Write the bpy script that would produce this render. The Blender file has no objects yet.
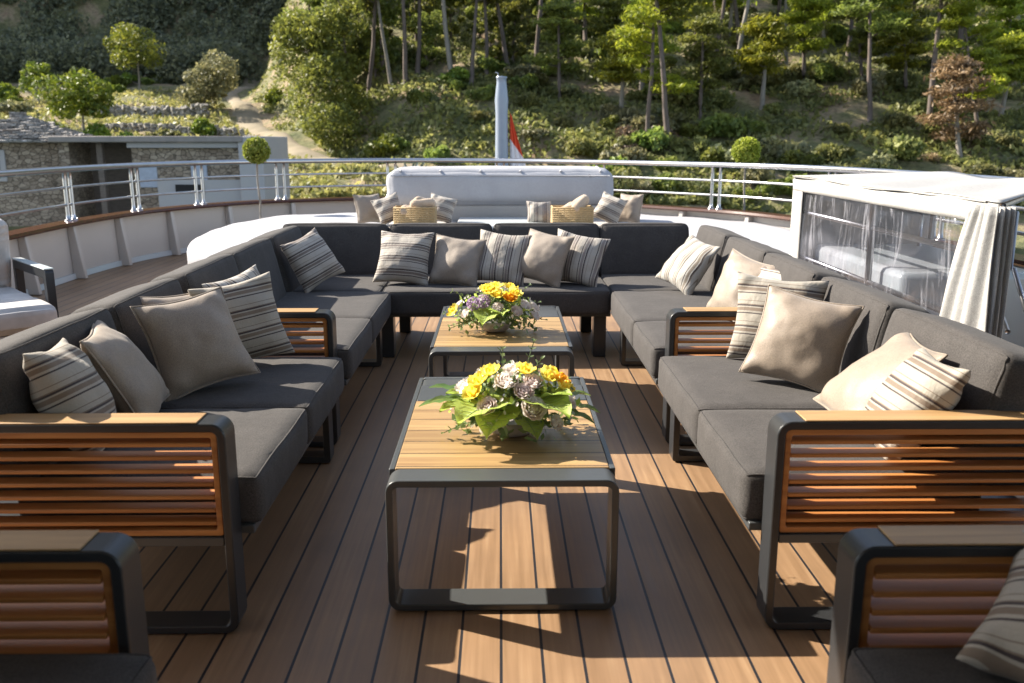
import bpy, math, random
import numpy as np
from mathutils import Vector, Matrix, noise as mnoise
random.seed(7); rng = np.random.default_rng(11)
R = math.radians
sc = bpy.context.scene
col = sc.collection

# ------------------------------------------------------------------ camera
cd = bpy.data.cameras.new('camera'); cam = bpy.data.objects.new('camera', cd); col.objects.link(cam)
cd.sensor_width = 36.0; cd.lens = 897.2 / 1024 * 36.0
cd.clip_start = 0.05; cd.clip_end = 2000
cam.location = (-0.004, 0, 1.38)
cam.rotation_euler = (math.pi/2 - 0.222, 0, -0.013)
cd.dof.use_dof = True; cd.dof.focus_distance = 4.0; cd.dof.aperture_fstop = 4.0
sc.camera = cam

# ------------------------------------------------------------------ light
sun_dir = Vector((-0.55, 0.25, 0.417)).normalized()           # towards the sun
elev = math.asin(sun_dir.z)
w = bpy.data.worlds.new('World'); sc.world = w; w.use_nodes = True
nt = w.node_tree; bg = nt.nodes['Background']
sky = nt.nodes.new('ShaderNodeTexSky'); sky.sky_type = 'NISHITA'; sky.sun_disc = False
sky.sun_elevation = elev
sky.sun_rotation = math.atan2(sun_dir.x, sun_dir.y)
hs = nt.nodes.new('ShaderNodeHueSaturation'); hs.inputs['Saturation'].default_value = .80
nt.links.new(sky.outputs[0], hs.inputs['Color']); nt.links.new(hs.outputs[0], bg.inputs[0]); bg.inputs[1].default_value = 0.11
sl = bpy.data.lights.new('sun', 'SUN'); sl.energy = 5.0; sl.angle = R(0.5); sl.color = (1.0, 0.92, 0.79)
so = bpy.data.objects.new('sun', sl); col.objects.link(so)
so.rotation_euler = (-sun_dir).to_track_quat('-Z', 'Y').to_euler()
sc.view_settings.view_transform = 'Standard'; sc.view_settings.look = 'None'
sc.view_settings.gamma = 1; sc.view_settings.use_curve_mapping = False
sc.view_settings.exposure = 1.45

# ------------------------------------------------------------------ materials
def new_mat(name):
    m = bpy.data.materials.new(name); m.use_nodes = True
    return m, m.node_tree.nodes, m.node_tree.links, m.node_tree.nodes['Principled BSDF']
def rgba(c): return (c[0], c[1], c[2], 1)
def ramp(nodes, stops, interp='LINEAR'):
    r = nodes.new('ShaderNodeValToRGB'); r.color_ramp.interpolation = interp
    e = r.color_ramp.elements
    while len(e) < len(stops): e.new(0.5)
    for i, (p, c) in enumerate(stops):
        e[i].position = p; e[i].color = rgba(c) if hasattr(c, '__len__') else (c, c, c, 1)
    return r
def noise_node(nodes, links, scale, detail=4, rough=.6, coord='Object', vec_scale=None, dist=0):
    tc = nodes.new('ShaderNodeTexCoord'); n = nodes.new('ShaderNodeTexNoise')
    n.inputs['Scale'].default_value = scale; n.inputs['Detail'].default_value = detail
    n.inputs['Roughness'].default_value = rough; n.inputs['Distortion'].default_value = dist
    src = tc.outputs[coord]
    if vec_scale:
        mp = nodes.new('ShaderNodeMapping'); mp.inputs['Scale'].default_value = vec_scale
        links.new(src, mp.inputs[0]); src = mp.outputs[0]
    links.new(src, n.inputs['Vector'])
    return n
def bump(nodes, links, bsdf, fac_socket, strength, dist):
    b = nodes.new('ShaderNodeBump'); b.inputs['Strength'].default_value = strength
    b.inputs['Distance'].default_value = dist
    links.new(fac_socket, b.inputs['Height']); links.new(b.outputs[0], bsdf.inputs['Normal'])
def simple(name, c, rough=.5, metal=0, c2=None, scale=6, bumpk=0, bscale=40, vec=None, spec=None, coat=0):
    m, n, l, b = new_mat(name)
    b.inputs['Base Color'].default_value = rgba(c); b.inputs['Roughness'].default_value = rough
    b.inputs['Metallic'].default_value = metal
    if spec is not None: b.inputs['Specular IOR Level'].default_value = spec
    if coat: b.inputs['Coat Weight'].default_value = coat; b.inputs['Coat Roughness'].default_value = .15
    nz = noise_node(n, l, scale, vec_scale=vec)
    if c2 is None: c2 = tuple(x*.82 for x in c)
    r = ramp(n, [(.3, c), (.7, c2)]); l.new(nz.outputs[0], r.inputs[0]); l.new(r.outputs[0], b.inputs['Base Color'])
    if bumpk:
        nb = noise_node(n, l, bscale, 3); bump(n, l, b, nb.outputs[0], bumpk, .01)
    return m
def mathn(n, l, op, a, bb=None, c=None):
    q = n.new('ShaderNodeMath'); q.operation = op
    for i, v in enumerate((a, bb, c)):
        if v is None: continue
        if isinstance(v, (int, float)): q.inputs[i].default_value = v
        else: l.new(v, q.inputs[i])
    return q.outputs[0]
def mixc(n, l, fac, a, bb, mode='MIX'):
    q = n.new('ShaderNodeMix'); q.data_type = 'RGBA'; q.blend_type = mode
    for s, v in ((q.inputs[0], fac), (q.inputs[6], a), (q.inputs[7], bb)):
        if isinstance(v, (int, float)): s.default_value = v
        elif isinstance(v, tuple): s.default_value = rgba(v)
        else: l.new(v, s)
    return q.outputs[2]

def deck_mat():
    m, n, l, b = new_mat('deck_teak')
    tc = n.new('ShaderNodeTexCoord'); sp = n.new('ShaderNodeSeparateXYZ'); l.new(tc.outputs['Object'], sp.inputs[0])
    u = mathn(n, l, 'DIVIDE', mathn(n, l, 'ADD', sp.outputs[0], 0.342), 0.1124)
    fr = mathn(n, l, 'FRACT', mathn(n, l, 'ADD', u, 20.5)); idx = mathn(n, l, 'FLOOR', mathn(n, l, 'ADD', u, 20.0))
    d = mathn(n, l, 'ABSOLUTE', mathn(n, l, 'SUBTRACT', fr, .5))
    seam = mathn(n, l, 'LESS_THAN', d, .036)
    wn = n.new('ShaderNodeTexWhiteNoise'); wn.noise_dimensions = '1D'; l.new(idx, wn.inputs['W'])
    # grain, stretched along the boards, shifted per board
    mp = n.new('ShaderNodeMapping'); mp.inputs['Scale'].default_value = (60, 2.2, 1)
    cb = n.new('ShaderNodeCombineXYZ'); l.new(mathn(n, l, 'MULTIPLY', wn.outputs[0], 9.), cb.inputs[1]); l.new(mathn(n, l, 'MULTIPLY', wn.outputs[0], 5.), cb.inputs[2])
    va = n.new('ShaderNodeVectorMath'); l.new(tc.outputs['Object'], va.inputs[0]); l.new(cb.outputs[0], va.inputs[1])
    l.new(va.outputs[0], mp.inputs[0])
    gn = n.new('ShaderNodeTexNoise'); gn.inputs['Scale'].default_value = 1; gn.inputs['Detail'].default_value = 5; l.new(mp.outputs[0], gn.inputs['Vector'])
    big = noise_node(n, l, 1.6, 4)
    r = ramp(n, [(.25, (.235, .143, .076)), (.55, (.31, .190, .103)), (.8, (.38, .25, .14))]); l.new(gn.outputs[0], r.inputs[0])
    c = mixc(n, l, mathn(n, l, 'MULTIPLY', wn.outputs[0], .42), r.outputs[0], (.20, .115, .062))
    rb = ramp(n, [(.3, (.80, .80, .82)), (.7, (1.08, 1.06, 1.02))]); l.new(big.outputs[0], rb.inputs[0])
    c = mixc(n, l, 1.0, c, rb.outputs[0], 'MULTIPLY')
    c = mixc(n, l, seam, c, (.012, .012, .016))
    l.new(c, b.inputs['Base Color'])
    rr = ramp(n, [(.2, .42), (.8, .62)]); l.new(gn.outputs[0], rr.inputs[0]); l.new(rr.outputs[0], b.inputs['Roughness'])
    h = mathn(n, l, 'SUBTRACT', mathn(n, l, 'MULTIPLY', gn.outputs[0], .25), seam); bump(n, l, b, h, .35, .002)
    return m
def wood_mat(name, c1, c2, axis=0, rough=.5, pitch=None, dark=(.03, .018, .01)):
    """grain along the given axis; with pitch, boards laid along X every `pitch` metres of Y"""
    m, n, l, b = new_mat(name)
    sc3 = [34, 34, 34]; sc3[axis] = 2.0
    oi = n.new('ShaderNodeObjectInfo'); tc = n.new('ShaderNodeTexCoord')
    cb = n.new('ShaderNodeCombineXYZ'); k = mathn(n, l, 'MULTIPLY', oi.outputs['Random'], 11.)
    for i in range(3): l.new(k, cb.inputs[i])
    va = n.new('ShaderNodeVectorMath'); l.new(tc.outputs['Object'], va.inputs[0]); l.new(cb.outputs[0], va.inputs[1])
    mp = n.new('ShaderNodeMapping'); mp.inputs['Scale'].default_value = sc3; l.new(va.outputs[0], mp.inputs[0])
    g = n.new('ShaderNodeTexNoise'); g.inputs['Scale'].default_value = 1; g.inputs['Detail'].default_value = 6; g.inputs['Distortion'].default_value = .6
    l.new(mp.outputs[0], g.inputs['Vector'])
    r = ramp(n, [(.3, c1), (.7, c2)]); l.new(g.outputs[0], r.inputs[0]); c = r.outputs[0]; h = g.outputs[0]
    if pitch:
        sp = n.new('ShaderNodeSeparateXYZ'); l.new(tc.outputs['Object'], sp.inputs[0])
        u = mathn(n, l, 'DIVIDE', sp.outputs[1], pitch)
        fr = mathn(n, l, 'FRACT', mathn(n, l, 'ADD', u, 40.5)); d = mathn(n, l, 'ABSOLUTE', mathn(n, l, 'SUBTRACT', fr, .5))
        wn = n.new('ShaderNodeTexWhiteNoise'); wn.noise_dimensions = '1D'; l.new(mathn(n, l, 'FLOOR', mathn(n, l, 'ADD', u, 40.)), wn.inputs['W'])
        c = mixc(n, l, mathn(n, l, 'MULTIPLY', wn.outputs[0], .55), c, tuple(x*.55 for x in c1))
        s = mathn(n, l, 'LESS_THAN', d, .022); c = mixc(n, l, s, c, dark)
        h = mathn(n, l, 'SUBTRACT', mathn(n, l, 'MULTIPLY', g.outputs[0], .2), s)
    l.new(c, b.inputs['Base Color']); b.inputs['Roughness'].default_value = rough
    bump(n, l, b, h, .25, .002)
    return m
def fabric_mat(name, c, rough=.9, weave=900, var=.85, sheen=.0, bumpk=.25, mid=9):
    m, n, l, b = new_mat(name)
    nz = noise_node(n, l, weave, 2, .5); r = ramp(n, [(.35, tuple(x*.66 for x in c)), (.65, tuple(min(1, x*1.30) for x in c))]); l.new(nz.outputs[0], r.inputs[0])
    n2 = noise_node(n, l, mid, 5); r2 = ramp(n, [(.3, (var,)*3), (.7, (1.06,)*3)]); l.new(n2.outputs[0], r2.inputs[0])
    l.new(mixc(n, l, 1.0, r.outputs[0], r2.outputs[0], 'MULTIPLY'), b.inputs['Base Color'])
    b.inputs['Roughness'].default_value = rough; b.inputs['Sheen Weight'].default_value = sheen
    n3 = noise_node(n, l, 22, 4, .6, dist=.4)
    h = mathn(n, l, 'ADD', mathn(n, l, 'MULTIPLY', nz.outputs[0], .12), n3.outputs[0]); bump(n, l, b, h, bumpk, .008)
    return m
def stripe_mat(name, axis, base=(.38, .34, .29), dark=(.035, .022, .022), mid=(.16, .125, .105), phase=0.):
    m, n, l, b = new_mat(name)
    tc = n.new('ShaderNodeTexCoord'); sp = n.new('ShaderNodeSeparateXYZ'); l.new(tc.outputs['Object'], sp.inputs[0])
    nz = noise_node(n, l, 3, 2); wob = mathn(n, l, 'MULTIPLY', mathn(n, l, 'SUBTRACT', nz.outputs[0], .5), .012)
    u = mathn(n, l, 'FRACT', mathn(n, l, 'DIVIDE', mathn(n, l, 'ADD', mathn(n, l, 'ADD', sp.outputs[axis], wob), 5 + phase), .088))
    r = ramp(n, [(0, base), (.26, dark), (.315, base), (.40, mid), (.56, base), (.62, dark), (.69, mid), (.73, base), (.88, mid), (.91, base)], 'CONSTANT')
    l.new(u, r.inputs[0])
    n2 = noise_node(n, l, 500, 2); r2 = ramp(n, [(.3, (.86,)*3), (.7, (1.05,)*3)]); l.new(n2.outputs[0], r2.inputs[0])
    l.new(mixc(n, l, 1.0, r.outputs[0], r2.outputs[0], 'MULTIPLY'), b.inputs['Base Color'])
    b.inputs['Roughness'].default_value = .75; b.inputs['Sheen Weight'].default_value = .1
    n3 = noise_node(n, l, 16, 4, .6, dist=.5); bump(n, l, b, n3.outputs[0], .5, .012)
    return m
def leaf_mat(name, c1, c2, trans=.25, rough=.55, ov=.25):
    m, n, l, b = new_mat(name)
    ge = n.new('ShaderNodeNewGeometry'); oi = n.new('ShaderNodeObjectInfo')
    c = mixc(n, l, ge.outputs['Random Per Island'], c1, c2)
    hs = n.new('ShaderNodeHueSaturation'); l.new(c, hs.inputs['Color'])
    l.new(mathn(n, l, 'ADD', mathn(n, l, 'MULTIPLY', oi.outputs['Random'], ov*2), 1-ov), hs.inputs['Value'])
    l.new(mathn(n, l, 'ADD', mathn(n, l, 'MULTIPLY', oi.outputs['Random'], .04), .48), hs.inputs['Hue'])
    nz = n.new('ShaderNodeTexNoise'); nz.inputs['Scale'].default_value = .9; l.new(ge.outputs['Position'], nz.inputs['Vector'])
    rr = ramp(n, [(.35, (.62, .66, .7)), (.65, (1.2, 1.15, .95))]); l.new(nz.outputs[0], rr.inputs[0])
    c = mixc(n, l, 1.0, hs.outputs[0], rr.outputs[0], 'MULTIPLY')
    l.new(c, b.inputs['Base Color']); b.inputs['Roughness'].default_value = rough
    tr = n.new('ShaderNodeBsdfTranslucent'); l.new(c, tr.inputs[0])
    mx = n.new('ShaderNodeMixShader'); mx.inputs[0].default_value = trans
    l.new(b.outputs[0], mx.inputs[1]); l.new(tr.outputs[0], mx.inputs[2]); l.new(mx.outputs[0], n['Material Output'].inputs[0])
    return m
def petal_mat(name, c1, c2, trans=.58):
    m, n, l, b = new_mat(name); ge = n.new('ShaderNodeNewGeometry'); c = mixc(n, l, ge.outputs['Random Per Island'], c1, c2)
    l.new(c, b.inputs['Base Color']); b.inputs['Roughness'].default_value = .6
    tr = n.new('ShaderNodeBsdfTranslucent'); l.new(c, tr.inputs[0]); mx = n.new('ShaderNodeMixShader'); mx.inputs[0].default_value = trans
    l.new(b.outputs[0], mx.inputs[1]); l.new(tr.outputs[0], mx.inputs[2]); l.new(mx.outputs[0], n['Material Output'].inputs[0]); return m
def stone_mat(name, c1, c2, scale=3., vec=(1, 1, 1.6)):
    m, n, l, b = new_mat(name)
    tc = n.new('ShaderNodeTexCoord'); mp = n.new('ShaderNodeMapping'); mp.inputs['Scale'].default_value = vec; l.new(tc.outputs['Object'], mp.inputs[0])
    v = n.new('ShaderNodeTexVoronoi'); v.inputs['Scale'].default_value = scale; l.new(mp.outputs[0], v.inputs['Vector'])
    v2 = n.new('ShaderNodeTexVoronoi'); v2.feature = 'DISTANCE_TO_EDGE'; v2.inputs['Scale'].default_value = scale; l.new(mp.outputs[0], v2.inputs['Vector'])
    sp = n.new('ShaderNodeSeparateColor'); l.new(v.outputs['Color'], sp.inputs[0])
    c = mixc(n, l, sp.outputs[0], c1, c2)
    r = ramp(n, [(.0, 0.25), (.07, 1.)]); l.new(v2.outputs['Distance'], r.inputs[0])
    c = mixc(n, l, 1.0, c, r.outputs[0], 'MULTIPLY')
    nz = noise_node(n, l, 9, 5); rr = ramp(n, [(.3, .75), (.7, 1.15)]); l.new(nz.outputs[0], rr.inputs[0])
    c = mixc(n, l, 1.0, c, rr.outputs[0], 'MULTIPLY')
    l.new(c, b.inputs['Base Color']); b.inputs['Roughness'].default_value = .9
    bump(n, l, b, r.outputs[0], .8, .05)
    return m

M = {}
M['deck'] = deck_mat()
M['metal'] = simple('charcoal_metal', (.030, .031, .033), .34, .0, (.025, .026, .028), 8, .05, 300)
M['metal_light'] = simple('grey_coated_metal', (.060, .063, .065), .32, .0, (.065, .070, .072), 5, .05, 300)
M['teak_dark'] = wood_mat('oiled_teak', (.33, .12, .030), (.52, .22, .060), 0, .5)
M['teak_top'] = wood_mat('teak_top', (.30, .175, .075), (.46, .285, .125), 0, .5)
M['teak_table'] = wood_mat('teak_table', (.30, .175, .075), (.50, .335, .15), 0, .4, pitch=.1157)
M['charcoal'] = fabric_mat('charcoal_fabric', (.056, .050, .047), .95, 260, .80, .02, .30)
M['beige'] = fabric_mat('beige_fabric', (.265, .21, .16), .55, 600, .92, .15, .22)
M['taupe'] = fabric_mat('taupe_fabric', (.27, .22, .175), .7, 600, .92, .1, .22)
M['stripe_h'] = stripe_mat('striped_across', 2)
M['stripe_v'] = stripe_mat('striped_upright', 0, mid=(.22, .18, .16))
M['stripe_w'] = stripe_mat('striped_white', 0, base=(.40, .375, .335), mid=(.22, .18, .14), phase=.02)
M['stripe_wh'] = stripe_mat('striped_white_across', 2, base=(.33, .295, .245), mid=(.17, .125, .09), phase=.03)
M['white_fab'] = fabric_mat('white_canvas', (.37, .37, .39), .85, 500, .93, .0, .2, 3)
M['sail'] = fabric_mat('cream_canvas', (.37, .36, .345), .8, 400, .93, .0, .3, 3)
M['cream_fab'] = fabric_mat('cream_fabric', (.42, .385, .35), .85, 500, .93, .0, .2, 3)
M['hull'] = simple('cream_paint', (.50, .455, .41), .3, 0, (.45, .41, .37), 1.5)
M['white_paint'] = simple('white_paint', (.50, .50, .51), .3, 0, (.47, .56, .57), 1.5)
M['varnish'] = wood_mat('varnished_mahogany', (.055, .021, .012), (.09, .032, .017), 0, .22)
M['steel'] = simple('stainless_steel', (.50, .50, .51), .30, 1.0, (.43, .43, .44), 9)
M['staff'] = simple('shaded_white_paint', (.27, .31, .38), .25, 0, (.24, .28, .34), 4)  # white paint darkened and blued, shade put into the colour
M['plastic'] = simple('dark_rubber', (.03, .03, .032), .5)
M['ribbed'] = simple('ribbed_white', (.42, .395, .37), .8, 0, (.65, .61, .57), 5)
M['rattan'] = simple('rattan', (.50, .36, .18), .7, 0, (.34, .23, .11), 30, .5, 90, vec=(1, 1, 6))
M['towel'] = fabric_mat('towel', (.50, .38, .27), .95, 300, .8, .2, .6)
M['red'] = simple('flag_red', (.62, .05, .02), .7); M['blue'] = simple('flag_blue', (.02, .06, .28), .7); M['flag_white'] = simple('flag_white', (.80, .76, .76), .7)
M['bark'] = simple('pine_bark', (.17, .135, .115), .95, 0, (.085, .065, .055), 3, .8, 14, vec=(3, 3, .6))
M['bark_l'] = simple('pale_bark', (.30, .27, .23), .95, 0, (.18, .155, .13), 3, .8, 14, vec=(3, 3, .6))
M['dark_glass'] = simple('dark_glass', (.015, .016, .018), .15)
M['pine'] = leaf_mat('pine_needles', (.13, .155, .035), (.29, .31, .065), .5)
M['pine_y'] = leaf_mat('pine_needles_sunlit', (.22, .27, .03), (.44, .46, .05), .55)  # needle colour raised to stand in for boughs catching the sun
M['shrub'] = leaf_mat('shrub_leaves', (.13, .15, .045), (.33, .32, .12), .5)
M['shrub_g'] = leaf_mat('shrub_leaves_fresh', (.13, .18, .04), (.31, .35, .085), .5)
M['shrub_o'] = leaf_mat('olive_leaves', (.19, .20, .10), (.40, .38, .20), .4)
M['shrub_b'] = leaf_mat('dry_brush', (.17, .12, .08), (.32, .23, .16), .3)
M['forest'] = leaf_mat('hazy_forest_leaves', (.15, .185, .12), (.35, .38, .24), .5)  # leaf colour lifted and cooled to stand in for distance haze
M['yellowgreen'] = leaf_mat('yellow_green_leaves', (.15, .20, .025), (.32, .33, .05), .35)
M['citrus'] = leaf_mat('citrus_leaves', (.10, .16, .02), (.28, .32, .04), .3)
M['rust'] = leaf_mat('rusty_needles', (.24, .165, .085), (.40, .29, .16), .3)
M['topiary'] = leaf_mat('topiary_leaves', (.24, .32, .03), (.52, .55, .10), .45, ov=.03)
M['agave'] = leaf_mat('agave_leaves', (.12, .17, .15), (.20, .26, .24), .05)
M['stone'] = stone_mat('rough_stone', (.22, .165, .12), (.40, .32, .24), 3.2)
M['stone_roof'] = stone_mat('stone_slab_roof', (.22, .20, .18), (.38, .35, .32), 3.8, (1, 1, 2.5))
M['drywall'] = stone_mat('dry_stone', (.22, .20, .17), (.40, .36, .31), 2.4)
M['concrete'] = simple('old_concrete', (.30, .26, .23), .9, 0, (.22, .19, .17), 1.5, .3, 12)
M['white_wall'] = simple('limewashed_wall', (.42, .39, .37), .9, 0, (.38, .36, .36), 1.2, .3, 10)
M['wood_old'] = simple('weathered_wood', (.17, .135, .11), .85, 0, (.11, .085, .07), 3, .3, 20, vec=(1, 1, 5))
M['shutter'] = simple('pale_blue_paint', (.40, .43, .50), .6); M['dark'] = simple('dark_interior', (.018, .016, .015), .9)

# ------------------------------------------------------------------ mesh helpers
def link(name, me, mat=None, parent=None, smooth=False, bevel=0, seg=2):
    o = bpy.data.objects.new(name, me); col.objects.link(o)
    if mat is not None: me.materials.append(mat)
    if parent is not None: o.parent = parent
    if smooth: me.polygons.foreach_set('use_smooth', [True]*len(me.polygons))
    if bevel:
        b = o.modifiers.new('bevel', 'BEVEL'); b.width = bevel; b.segments = seg; b.limit_method = 'ANGLE'; b.angle_limit = R(40)
        me.polygons.foreach_set('use_smooth', [True]*len(me.polygons))
        me.set_sharp_from_angle(angle=R(50))
    return o
class MB:
    def __init__(s): s.v = []; s.f = []; s.mi = []
    def add(s, v, f, mi=0):
        k = len(s.v); s.v += [tuple(p) for p in v]; s.f += [tuple(i+k for i in q) for q in f]; s.mi += [mi]*len(f)
    def box(s, x0, x1, y0, y1, z0, z1, mat=None, mi=0):
        v = [Vector((x, y, z)) for z in (z0, z1) for y in (y0, y1) for x in (x0, x1)]
        if mat is not None: v = [mat @ p for p in v]
        s.add(v, [(0, 2, 3, 1), (4, 5, 7, 6), (0, 1, 5, 4), (2, 6, 7, 3), (0, 4, 6, 2), (1, 3, 7, 5)], mi); return s
    def tube(s, pts, r, n=8, closed=False, mi=0):
        pts = [Vector(p) for p in pts]; rs = r if hasattr(r, '__len__') else [r]*len(pts); k = len(pts); vs = []; up = Vector((0, 0, 1))
        for i, p in enumerate(pts):
            a = pts[(i-1) % k] if (closed or i) else p; b = pts[(i+1) % k] if (closed or i < k-1) else p
            t = (b-a).normalized(); u = t.cross(up)
            if u.length < .05: u = t.cross(Vector((1, 0, 0)))
            u.normalize(); wv = u.cross(t)
            for j in range(n):
                an = 2*math.pi*j/n; vs.append(p + u*math.cos(an)*rs[i] + wv*math.sin(an)*rs[i])
        fs = []
        for i in range(k if closed else k-1):
            i2 = (i+1) % k
            for j in range(n): fs.append((i*n+j, i*n+(j+1) % n, i2*n+(j+1) % n, i2*n+j))
        if not closed: fs += [tuple(range(n)), tuple((k-1)*n+j for j in reversed(range(n)))]
        s.add(vs, fs, mi); return s
    def lathe(s, prof, n=24, c=(0, 0, 0), mi=0):
        vs = []; fs = []
        for r_, z in prof:
            for j in range(n):
                a = 2*math.pi*j/n; vs.append((c[0]+r_*math.cos(a), c[1]+r_*math.sin(a), c[2]+z))
        for i in range(len(prof)-1):
            for j in range(n): fs.append((i*n+j, i*n+(j+1) % n, (i+1)*n+(j+1) % n, (i+1)*n+j))
        s.add(vs, fs, mi); return s
    def hoop(s, x0, x1, z0, z1, t, r, y0, y1, n=5):
        def loop(a0, a1, b0, b1, rr):
            out = []
            for cx, cz, st in ((a1-rr, b1-rr, 0), (a0+rr, b1-rr, 90), (a0+rr, b0+rr, 180), (a1-rr, b0+rr, 270)):
                for i in range(n+1):
                    an = R(st + 90*i/n); out.append((cx+rr*math.cos(an), cz+rr*math.sin(an)))
            return out
        o = loop(x0, x1, z0, z1, r); i_ = loop(x0+t, x1-t, z0+t, z1-t, max(r-t, .004)); k = len(o)
        v = [(p[0], y, p[1]) for y in (y0, y1) for L in (o, i_) for p in L]; f = []
        for j in range(k):
            q = (j+1) % k
            f += [(j, q, k+q, k+j), (2*k+j, 3*k+j, 3*k+q, 2*k+q), (j, 2*k+j, 2*k+q, q), (k+j, k+q, 3*k+q, 3*k+j)]
        s.add(v, f); return s
    def build(s, name, mat, parent=None, smooth=False, bevel=0, seg=2):
        me = bpy.data.meshes.new(name); me.from_pydata([tuple(p) for p in s.v], [], s.f)
        mats = mat if isinstance(mat, (list, tuple)) else [mat]
        for q in mats[1:] and mats or []: me.materials.append(q)
        if len(mats) > 1: me.polygons.foreach_set('material_index', s.mi)
        return link(name, me, None if len(mats) > 1 else mats[0], parent, smooth, bevel, seg)
def tag(o, label, cat, group=None, kind=None):
    if label: o['label'] = label
    if cat: o['category'] = cat
    if group: o['group'] = group
    if kind: o['kind'] = kind
    return o
def empty(name, loc=(0, 0, 0), label=None, cat=None, group=None, rz=0):
    o = bpy.data.objects.new(name, None); col.objects.link(o); o.location = loc; o.rotation_euler = (0, 0, rz); o.empty_display_size = .1
    return tag(o, label, cat, group)
def offs(o, loc):       # child placed in its parent's frame when the parent is not at the origin but geometry was written in world space
    o.location = (-loc[0], -loc[1], -loc[2]); return o
def copy_tree(o, parent=None):
    c = o.copy(); col.objects.link(c); c.parent = parent
    for ch in list(o.children): copy_tree(ch, c)
    return c

def rounded_block(w, d, h, r=.05, n=12, puff=.012, wob=.004, seed=0):
    """soft cushion centred on the origin"""
    vs = {}; verts = []; faces = []
    def vid(i, j, k):
        key = (i, j, k)
        if key not in vs: vs[key] = len(verts); verts.append(key)
        return vs[key]
    for a in range(n):
        for b in range(n):
            faces += [(vid(a, b, 0), vid(a, b+1, 0), vid(a+1, b+1, 0), vid(a+1, b, 0)), (vid(a, b, n), vid(a+1, b, n), vid(a+1, b+1, n), vid(a, b+1, n)),
                      (vid(a, 0, b), vid(a+1, 0, b), vid(a+1, 0, b+1), vid(a, 0, b+1)), (vid(a, n, b), vid(a, n, b+1), vid(a+1, n, b+1), vid(a+1, n, b)),
                      (vid(0, a, b), vid(0, a, b+1), vid(0, a+1, b+1), vid(0, a+1, b)), (vid(n, a, b), vid(n, a+1, b), vid(n, a+1, b+1), vid(n, a, b+1))]
    H = (w/2, d/2, h/2); out = []
    def warp(t):   # more samples near the edges
        s = 2*t/n-1; return math.copysign(1-(1-abs(s))**1.7, s)
    def surf(s):
        p = [s[i]*H[i] for i in range(3)]
        inner = [max(-(H[i]-r), min(H[i]-r, p[i])) for i in range(3)]
        dv = Vector([p[i]-inner[i] for i in range(3)])
        q = Vector(inner) + (dv.normalized()*r if dv.length > 1e-9 else dv)
        k = [(1-s[1]**2)*(1-s[2]**2), (1-s[0]**2)*(1-s[2]**2), (1-s[0]**2)*(1-s[1]**2)]
        for i in range(3): q[i] += math.copysign(puff*k[i]**.6, s[i]) if abs(s[i]) > .5 else 0
        nn = mnoise.noise_vector(Vector(q)*6+Vector((seed*3.1, seed, 0)))*wob + mnoise.noise_vector(Vector(q)*17+Vector((seed, 9, 0)))*wob*.35
        return q+nn
    out = [surf([warp(q) for q in key]) for key in verts]
    rounded_block.surf = surf
    return out, faces
def cushion(name, size, loc, rot, mat, parent, r=.05, puff=.012, seed=0, n=12, wob=.004):
    v, f = rounded_block(*size, r=r, puff=puff, seed=seed, n=n, wob=wob)
    me = bpy.data.meshes.new(name); me.from_pydata([tuple(p) for p in v], [], f)
    o = link(name, me, mat, parent, True); o.location = loc; o.rotation_euler = rot
    if mat is M['charcoal']:
        ax = list(size).index(min(size)); o1, o2 = [i for i in range(3) if i != ax]; mb = MB(); T = [-1, -.97, -.9, -.75, -.5, -.25, 0, .25, .5, .75, .9, .97]
        for sg in (-1, 1):
            L = []
            for (sa, sb) in [(t, -1) for t in T]+[(1, t) for t in T]+[(-t, 1) for t in T]+[(-1, -t) for t in T]:
                q = [0, 0, 0]; q[ax] = sg; q[o1] = sa; q[o2] = sb; L.append(rounded_block.surf(q)*1.0)
            mb.tube(L, .0036, 6, True)
        mb.build('piping', M['charcoal'], o, True)
    return o

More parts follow.
